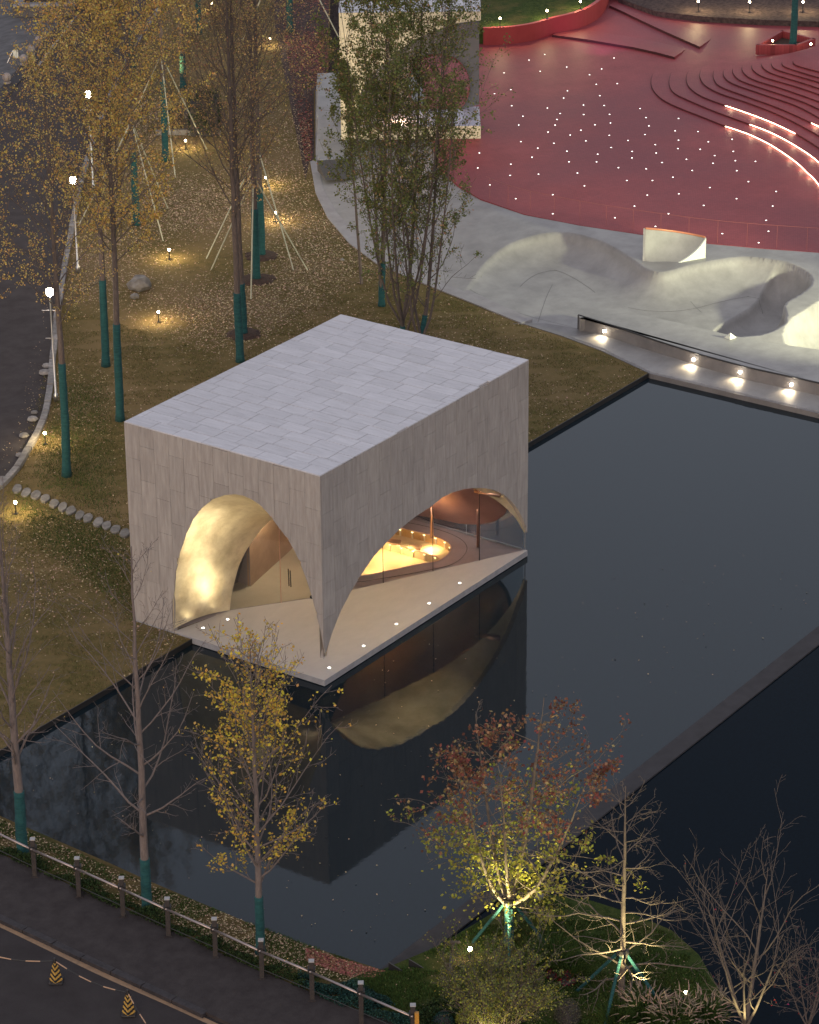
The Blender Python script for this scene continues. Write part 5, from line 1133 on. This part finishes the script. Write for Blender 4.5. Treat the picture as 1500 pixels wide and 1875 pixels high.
rock(627, 477, .10, 'tiny pale stone near the path edge on the lawn')
rock(987, 1646, .16, 'small white rounded stone at the pool end of the planted bank', .8)
# low stone kerb and box hedges at the top of the lawn
rt = empty('low_kerb', px(350, 246), 'low pale stone kerb in front of the clipped hedge at the top of the lawn', 'kerb')
kerb_blocks([px(x, y) for x, y in smooth_path([(285, 246), (340, 246), (405, 248)], 4)], .3, .22, .8, rt, M['kerb'])
def leafy_block(name, label, cat, c, size, n, mt, lsize, seed, round_=False, core=None, parentless=True):
    rs = np.random.default_rng(seed); rt = empty(name, c, label, cat)
    u = rs.normal(size=(n, 3)); 
    if round_: u /= np.linalg.norm(u, axis=1, keepdims=True); u[:, 2] = np.abs(u[:, 2])*1; P = u*rs.uniform(.82, 1.05, (n, 1))*np.array(size)
    else:
        u = rs.uniform(-1, 1, (n, 3)); k = np.argmax(np.abs(u), 1); s_ = np.sign(u[np.arange(n), k]); u[np.arange(n), k] = s_*rs.uniform(.85, 1.08, n); P = u*np.array(size); 
    V, F = leaf_quads(P@np.array([HOR_R, HOR_F, [0, 0, 1]])+np.array(c)+np.array([0, 0, 0 if round_ else size[2]]), lsize, rs); tag(np_mesh('foliage', V, F, mt, rt), kind='stuff')
    if round_: MB().lathe(c, [(size[0]*.9*math.cos(a)+.001, size[2]*.9*math.sin(a)) for a in np.linspace(0, math.pi/2, 7)], 14).build('core', M['dark_kerb'], rt)
    else: MB().box(np.array(c)+np.array([0, 0, size[2]*.9]), (size[0]*1.75, size[1]*1.75, size[2]*1.75), (tuple(HOR_R), tuple(HOR_F), (0, 0, 1))).build('core', M['dark_kerb'], rt)
    return rt
leafy_block('clipped_hedge', 'dark green clipped column hedge behind the low stone kerb', 'hedge', px(376, 242), (.75, .9, .95), 5200, M['hedge'], .07, 1)
leafy_block('clipped_hedge', 'ochre-green hedge left of the dark stone box at the top of the lawn', 'hedge', px(318, 236), (.55, .9, .6), 3200, M['leaf_ochre'], .07, 2)
p = np.array(px(344, 243)); rt = empty('stone_box', p, 'grey-violet stone box with a dark round opening between the hedges', 'stone box')
MB().box(p+np.array([0, 0, .5])+HOR_F*.5, (.62, .9, 1.0), (tuple(HOR_R), tuple(HOR_F), (0, 0, 1))).build('body', M['plaza_stone'], rt, bevel=.02)
cc = p+HOR_F*.04+np.array([0, 0, .52]); MB().tube([cc-HOR_F*.01, cc+HOR_F*.03], .22, 16).build('opening', M['dark_metal'], rt)

# ------------------------------------------------------------------ fence, cones, bank planting
fence = empty('roadside_fence', px(300, 1700), 'long roadside fence of dark square posts with pale caps and one sloping metal rail', 'fence')
pb = [(-30, 1570), (64, 1604), (145, 1641), (226, 1677), (309, 1713), (395, 1751), (480, 1790), (572, 1830), (662, 1875), (757, 1920)]
pt = [(-30, 1492), (61, 1537), (141, 1572), (224, 1608), (307, 1646), (393, 1683), (479, 1722), (570, 1760), (661, 1800), (755, 1841)]
tops = []
for (x, y), (xt, yt) in zip(pb, pt):
    c = np.array(px(x, y, Z0+.03)); h_ = height_at(c, yt)
    MB().box(c+np.array([0, 0, h_/2]), (.125, .125, h_), (tuple(HOR_R), tuple(HOR_F), (0, 0, 1))).build('post', M['post_paint'], fence, bevel=.008)
    MB().box(c+np.array([0, 0, h_+.012]), (.145, .145, .03), (tuple(HOR_R), tuple(HOR_F), (0, 0, 1))).build('post_cap', M['cap_grey'], fence)
    MB().box(c+np.array([0, 0, .012]), (.21, .21, .02), (tuple(HOR_R), tuple(HOR_F), (0, 0, 1))).build('foot_plate', M['pavement'], fence)
    MB().box(c+np.array([0, 0, h_-.27])-HOR_F*.0, (.2, .2, .12), (tuple(HOR_R), tuple(HOR_F), (0, 0, 1))).build('bracket', M['dark_metal'], fence)
    tops.append(c+np.array([0, 0, h_-.27])-HOR_F*.11)
for a, b_ in zip(tops[:-1], tops[1:]):
    MB().tube([a, b_], .034, 8).build('rail', M['rail_metal'], fence, smooth=True)
    MB().tube([a+np.array([0, 0, -.62])+HOR_F*.11, b_+np.array([0, 0, -.62])+HOR_F*.11], .012, 6).build('lower_wire', M['dark_metal'], fence)
# yellow marker post at the fence end
p = np.array(px(764, 1925)); tag(MB().box(p+np.array([0, 0, .58]), (.11, .11, 1.16), (tuple(HOR_R), tuple(HOR_F), (0, 0, 1))).build('marker_post', mat('amber_paint', (0.55, .27, .04), (0.4, .18, .03), rough=.5), bevel=.008), 'amber-yellow post beside the last fence post at the bottom edge', 'post')
M['cone_yellow'] = mat('cone_yellow', (0.55, 0.33, 0.07), (0.42, .24, .05), scale=12, rough=.5)
M['cone_black'] = mat('cone_black', (0.018, 0.016, 0.018), rough=.5)
def cone(x, y, label, yt):
    c = np.array(px(x, y, Z0-.08)); h_ = height_at(c, yt); rt = empty('traffic_cone', c, label, 'traffic cone', 'striped cones on the street')
    MB().box(c+np.array([0, 0, .03]), (.36, .36, .06), (tuple(HOR_R), tuple(HOR_F), (0, 0, 1))).build('base', M['cone_black'], rt, bevel=.015)
    # four-sided tapering body, striped with chevrons built as separate bands
    mb = MB(); Kz = 26; 
    def corner(t, k):
        w = .125*(1-t)+.04*t; sx, sy = ((-1, -1), (1, -1), (1, 1), (-1, 1))[k]; 
        return c+(HOR_R*(math.cos(.75)*sx*w-math.sin(.75)*sy*w))+HOR_F*(math.sin(.75)*sx*w+math.cos(.75)*sy*w)+np.array([0, 0, .06+(h_-.18)*t])
    nb_ = 4.2
    for k in range(4):
        for s in range(8):
            for i in range(40):
                t0, t1 = i/40, (i+1)/40; u0, u1 = s/8, (s+1)/8
                um = (u0+u1)/2; ph = (t0*nb_*1.0-abs(um-(0 if k % 2 == 0 else 1))*.55)
                m_ = 1 if (ph % 1) < .5 or i > 37 else 0
                A = [corner(t0, k)*(1-u0)+corner(t0, (k+1) % 4)*u0, corner(t0, k)*(1-u1)+corner(t0, (k+1) % 4)*u1, corner(t1, k)*(1-u1)+corner(t1, (k+1) % 4)*u1, corner(t1, k)*(1-u0)+corner(t1, (k+1) % 4)*u0]
                mb.add(A, [(0, 1, 2, 3)], m_)
    mb.build('body', [M['cone_yellow'], M['cone_black']], rt)
    MB().lathe(c+np.array([0, 0, h_-.12]), [(.05, 0), (.055, .03), (.03, .06), (.045, .09), (.03, .12)], 10).build('knob', M['cone_black'], rt, smooth=True)
    return c, h_
c1, hh1 = cone(103, 1798, 'black and yellow striped traffic cone on the street, left of two', 1754)
c2, hh2 = cone(236, 1857, 'black and yellow striped traffic cone on the street, right of two', 1812)
M['bar_tan'] = mat('bar_tan', (0.42, 0.26, 0.16), rough=.6)
def bar(pts, label):
    rt = empty('warning_bar', pts[0], label, 'barrier bar', 'thin bars linking the traffic cones')
    n_ = 6; P = [np.array(pts[0])+(np.array(pts[1])-np.array(pts[0]))*i/n_+np.array([0, 0, -.16*math.sin(math.pi*i/n_)]) for i in range(n_+1)]
    for i in range(n_): MB().tube([P[i], P[i+1]], .016, 6).build('bar_section', M['bar_tan'] if i % 2 == 0 else M['dark_metal'], rt)
tA = c1+np.array([0, 0, hh1-.1]); tB = c2+np.array([0, 0, hh2-.1]); 
bar((tA, tB), 'thin sagging banded bar between the two striped cones'); bar((np.array(px(-60, 1735, .5)), tA), 'thin banded bar reaching the left cone from the picture edge'); bar((tB, np.array(px(300, 1912, .1))), 'thin banded bar leaving the right cone towards the bottom edge')

# hedge strip at the foot of the fence: clumps of small dark leaves
def scatter_poly(poly_px, n, z, rs, feather=0.0):
    P = np.array(ring(poly_px, z)); lo, hi = P.min(0), P.max(0); out = []
    while sum(map(len, out)) < n:
        q = rs.uniform(lo, hi, (n*2, 2)); s = poly_sdf(q[:, 0], q[:, 1], P); out.append(q[s > feather*rs.uniform(0, 1, len(s))**2])
    return np.concatenate(out)[:n]
rs = np.random.default_rng(5)
def ground_cover(name, poly, n, mt, lsize, zmax, label=None, clump=1.0):
    q = scatter_poly(poly, n, Z0, rs); nz = np.sin(q[:, 0]*3.1)*np.sin(q[:, 1]*2.7+1)+.6*np.sin(q[:, 0]*7.3+q[:, 1]*5.1)
    q = q[nz > -.5*clump]; nz = nz[nz > -.5*clump]
    P = np.c_[q, Z0+rs.uniform(0, 1, len(q))**.6*zmax*np.clip(.55+.5*nz, .2, 1.2)]
    V, F = leaf_quads(P, lsize, rs); o = np_mesh(name, V, F, mt); return tag(o, kind='stuff')
strip = [(-300, 1410), (-60, 1528), (60, 1578), (200, 1642), (290, 1680), (380, 1722), (480, 1768), (560, 1800), (560, 1815), (480, 1783), (380, 1740), (290, 1697), (200, 1660), (60, 1594), (-60, 1545), (-300, 1435)]
ground_cover('hedge', strip, 26000, M['hedge'], .055, .34)
ground_cover('ivy', [(545, 1790), (600, 1790), (700, 1830), (770, 1870), (760, 1890), (660, 1862), (600, 1835), (545, 1808)], 12000, M['ivy'], .05, .30)
# planted bank at the lower right
bank_r = [(700, 1776), (760, 1752), (800, 1735), (850, 1705), (900, 1675), (960, 1648), (1010, 1640), (1080, 1650), (1160, 1675), (1230, 1705), (1280, 1750), (1315, 1810), (1330, 1880), (1340, 2000), (1300, 2400), (1500, 2400), (1500, 2250), (800, 1925), (760, 1890), (620, 1840), (560, 1810), (640, 1790)]
bank_r = [(700, 1777), (760, 1752), (800, 1735), (850, 1705), (900, 1675), (960, 1648), (1010, 1640), (1080, 1650), (1160, 1675), (1230, 1705), (1280, 1750), (1315, 1810), (1330, 1880), (1345, 2000), (1400, 2210), (1200, 2110), (800, 1930), (745, 1880), (700, 1850), (640, 1815), (640, 1795), (670, 1782)]
struct('planted_bank', ring(bank_r, Z0), -.5, Z0+.03, M['green_grass'])
# dark end boards of the weir
for (x, y), s in (((720, 1778), 'left'), ((757, 1772), 'right')):
    p = np.array(px(x, y, Z0)); o = MB().add([p-HOR_R*.12, p+HOR_R*.32-HOR_F*.1, p-HOR_R*.12+np.array([0, 0, .26]), p-HOR_R*.12+HOR_F*.05, p+HOR_R*.32-HOR_F*.05, p-HOR_R*.12+HOR_F*.05+np.array([0, 0, .26])], [(0, 1, 2), (3, 5, 4), (0, 3, 4, 1), (0, 2, 5, 3), (1, 4, 5, 2)]).build('end_board', M['cone_black'])
    tag(o, 'black wedge-shaped board at the pool end of the weir, %s one' % s, 'board', 'end boards of the weir')
# dark floodlight fixture
p = np.array(px(828, 1760, Z0+.03)); rt = empty('flood_fixture', p, 'dark tilted floodlight fixture lying on the grass left of the bright lamp', 'floodlight')
MB().box(p+np.array([0, 0, .38])+HOR_F*.3, (.30, .10, .24), (tuple(HOR_R), (0, .5, .86), (0, -.86, .5))).build('housing', M['cone_black'], rt, bevel=.02)
MB().tube([p+HOR_F*.3, p+HOR_F*.3+np.array([0, 0, .36])], .03, 6).build('stand', M['dark_metal'], rt)
MB().tube([p-HOR_F*.6-HOR_R*.05, p+HOR_F*.15+np.array([0, 0, .1])], .06, 7).build('pipe', M['dark_metal'], rt)
# grasses, red plants, round shrub, twiggy shrub
def tuft(x, y, h_, n, mt, label, spread=.35, seed=1, plume=False, name='grass_clump'):
    rs = np.random.default_rng(seed); c = np.array(px(x, y)); rt = empty(name, c, label, 'grass')
    az = rs.uniform(0, 2*math.pi, n); r_ = rs.uniform(0, spread*.5, n); p0 = c+np.c_[np.cos(az)*r_, np.sin(az)*r_, np.zeros(n)]
    d = np.c_[np.cos(az)*rs.uniform(.1, .7, n), np.sin(az)*rs.uniform(.1, .7, n), np.ones(n)]; P, R = grow(p0, d/np.linalg.norm(d, axis=1, keepdims=True), h_*rs.uniform(.6, 1.1, n), np.full(n, .010), 4, -.7, .08, rs)
    V, F = tubes(P, R, 3); tag(np_mesh('blades', V, F, mt, rt), kind='stuff')
    if plume:
        P2 = P[::5]; dd_ = P2[:, -1]-P2[:, -2]; dd_ /= np.linalg.norm(dd_, axis=1, keepdims=True); Q, R = grow(P2[:, -1], dd_, np.full(len(P2), .26), np.full(len(P2), .022), 3, -.6, .05, rs); V, F = tubes(Q, R, 4); tag(np_mesh('plumes', V, F, M['plume'], rt), kind='stuff')
tuft(1010, 1772, .85, 900, M['blade'], 'large dark green ornamental grass between the propped tree and the bare tree', .9, 1)
tuft(1048, 1790, .7, 600, M['blade'], 'dark grass clump just left of the bare tree', .7, 2)
tuft(1130, 1872, .6, 500, M['blade'], 'bright yellow-green grass at the bottom edge under the bare tree', .7, 3)
tuft(1180, 1862, .65, 500, M['blade'], 'plumed grass right of the bare tree foot', .8, 4, True)
tuft(1235, 1880, .7, 500, M['blade'], 'plumed grass clump at the bottom edge, middle of three', .8, 5, True)
tuft(1290, 1872, .7, 500, M['blade'], 'plumed grass clump at the bottom edge, nearest the corner tree', .8, 6, True)
for x, y, s, lb in ((973, 1782, .16, 'left'), (1012, 1790, .18, 'middle'), (1038, 1800, .24, 'right')):
    leafy_block('red_plant', 'small crimson-leaved plant beside the dark grasses, %s of three' % lb, 'plant', px(x, y), (s, s, s*1.5), 260, M['leaf_crimson'], .06, int(x), True)
leafy_block('round_shrub', 'clipped grey-green ball shrub at the bottom edge left of the bare tree', 'shrub', px(1040, 1868), (.36, .36, .6), 2600, mat('ball_leaf', (0.07, .07, .04), rough=.8, island=.5), .035, 9, True)
leafy_block('round_shrub', 'small dull green-grey ball shrub at the bottom edge near the fence end', 'shrub', px(812, 1885), (.32, .32, .5), 2000, M['ivy'], .035, 10, True)
b_, h_ = T(915, 1905, 1825); make_tree('twiggy_shrub', 'wide twiggy shrub with small lit yellow-green leaves at the bottom edge', b_, h_, 1.5, 503, r0=.05, stems=9, first=.08, nb=90, elev=40, up=.4, per2=7, per3=4, bark='bark', shape='oval', cat='shrub', min_r=.005, leaves=[('leaf_green', .6), ('leaf_lime', .4)], leaf_size=.055, nleaf=5, leaf_keep=kp(.7), stem_split=.1)
spot_light('floodlight', px(885, 1930, Z0+.1), px(905, 1885, .7), 160, (1, .85, .35), 110, .9)
b_, h_ = T(1480, 1880, 1760); make_tree('twiggy_shrub', 'reddish bare shrub at the lower right corner', b_, h_, 1.2, 509, r0=.04, stems=5, first=.1, nb=30, elev=40, up=.4, per2=6, per3=3, bark='bark', shape='oval', cat='shrub', min_r=.005, leaves=[('leaf_crimson', 1)], leaf_size=.05, nleaf=1, leaf_keep=kp(.3), stem_split=.1)
# small bright red-leaved plants near the pavilion wall and lawn edge

# ------------------------------------------------------------------ fallen leaves and grass
def litter(name, poly, n, mt, lsize, z=Z0, feather=0.0):
    q = scatter_poly(poly, n, z, rs, feather)
    nz = np.sin(q[:, 0]*.55+1)+np.sin(q[:, 1]*.63)+np.sin(q[:, 0]*.21-q[:, 1]*.33+2)+rs.normal(size=len(q))*1.3
    q = q[nz > -.5]; P = np.c_[q, z+.012+rs.uniform(0, .02, len(q))]
    n_ = len(P); a = rs.uniform(0, 2*math.pi, n_); s = lsize*rs.uniform(.5, 1.3, n_); t = rs.uniform(-.5, .5, (n_, 2))
    ax = np.c_[np.cos(a), np.sin(a), t[:, 0]]*s[:, None]*.5; bx = np.c_[-np.sin(a), np.cos(a), t[:, 1]]*s[:, None]*.36
    V = np.stack([P-ax, P+bx, P+ax, P-bx], 1).reshape(-1, 3); V[:, 2] = np.maximum(V[:, 2], z+.003)
    return tag(np_mesh(name, V, np.arange(4*n_).reshape(n_, 4), mt), kind='stuff')
litter('fallen_leaves', [(-200, 1489), (1188, 683), (960, 592), (700, 490), (570, 350), (560, -100), (300, -100), (180, 250), (120, 520), (100, 720), (20, 890), (-80, 960)], 80000, M['fallen'], .07)
litter('fallen_leaves', [(110, 560), (430, 660), (700, 500), (590, 385), (560, 200), (190, 160), (130, 440)], 60000, M['fallen'], .08, Z0, 6.0)
litter('bank_leaves', [(-200, 1430), (0, 1500), (270, 1618), (640, 1762), (700, 1782), (640, 1800), (480, 1762), (270, 1670), (0, 1560), (-200, 1480)], 7000, M['fallen'], .055)
litter('red_leaves', [(560, 1736), (640, 1762), (705, 1780), (690, 1792), (640, 1790), (560, 1760)], 2600, M['fallen_red'], .07)
litter('bank_leaves', [(760, 1760), (900, 1690), (1000, 1650), (1160, 1690), (1270, 1770), (1290, 1860), (760, 1880), (700, 1800)], 1500, M['fallen'], .04, Z0+.03)
litter('mulch', [(515, -60), (520, 70), (560, 300), (572, 290), (572, 160), (600, 150), (606, -60)], 16000, M['fallen_red'], .09, Z0+.004)
litter('road_leaves', [(0, 890), (60, 800), (95, 660), (130, 430), (110, 430), (60, 640), (30, 780), (-60, 900)], 500, M['fallen'], .05, Z0+.006)
# grass blades where the camera is close enough to see them
def blades(name, poly, n, mt, h_, z=Z0, feather=0.0):
    q = scatter_poly(poly, n, z, rs, feather); nz = np.sin(q[:, 0]*2.1+.5)*np.sin(q[:, 1]*1.7)+.5*np.sin(q[:, 0]*5+q[:, 1]*4.3); q = q[nz > -.35-(feather > 0)*1.2]; n = len(q)
    a = rs.uniform(0, 2*math.pi, n); hh = h_*rs.uniform(.5, 1.3, n); P = np.c_[q, np.full(n, z)]; w = .012
    V = np.stack([P+np.c_[np.cos(a), np.sin(a), 0*a]*w, P-np.c_[np.cos(a), np.sin(a), 0*a]*w, P+np.c_[rs.normal(size=n)*hh*.4, rs.normal(size=n)*hh*.4, hh]], 1).reshape(-1, 3)
    return tag(np_mesh(name, V, np.arange(3*n).reshape(n, 3), mt), kind='stuff')
blades('grass', [(20, 890), (120, 560), (430, 660), (640, 480), (860, 560), (1188, 682), (0, 1373), (-200, 1489), (-100, 1300), (-60, 960)], 140000, M['dry_blade'], .06)
blades('grass', [(20, 900), (60, 905), (240, 980), (250, 1150), (200, 1100), (60, 1000)], 8000, M['blade'], .06, Z0, 5.0)
blades('grass', [(60, 860), (110, 700), (200, 700), (225, 960), (60, 890)], 8000, M['blade'], .07, Z0, 3.0)
blades('bank_grass', [(720, 1778), (900, 1680), (1010, 1645), (1230, 1710), (1320, 1820), (1330, 1900), (1200, 2000), (800, 1920), (640, 1800)], 60000, M['blade'], .07, Z0+.03)
blades('bank_grass', [(-200, 1430), (0, 1500), (270, 1618), (700, 1780), (560, 1800), (270, 1670), (0, 1570), (-200, 1490)], 30000, M['blade'], .05)

litter('floating_leaves', [(0, 1380), (335, 1186), (600, 1270), (900, 1100), (1400, 1000), (1500, 1100), (1100, 1440), (700, 1740), (400, 1640), (0, 1480)], 420, M['fallen'], .05, ZW+.002)
ground_cover('ivy', [(1150, 1850), (1330, 1840), (1345, 1960), (1100, 1960)], 9000, M['blade'], .06, .4)
ground_cover('ivy', [(740, 1850), (860, 1830), (900, 1880), (1000, 1960), (800, 1925)], 9000, M['hedge'], .06, .35)

for i_, (x_, y_, r__, m__, lb_) in enumerate([(885, 1838, .34, 'hedge', 'behind the twiggy bush'), (965, 1842, .30, 'leaf_green', 'right of the twiggy bush'), (1215, 1835, .26, 'hedge', 'behind the plumed grasses'), (860, 1880, .32, 'leaf_lime', 'lit from below at the bottom edge')]):
    leafy_block('low_shrub', 'low leafy green shrub on the planted bank, '+lb_, 'shrub', px(x_, y_), (r__*1.3, r__*1.3, r__*1.5), 1500, M[m__], .055, 70+i_, True)
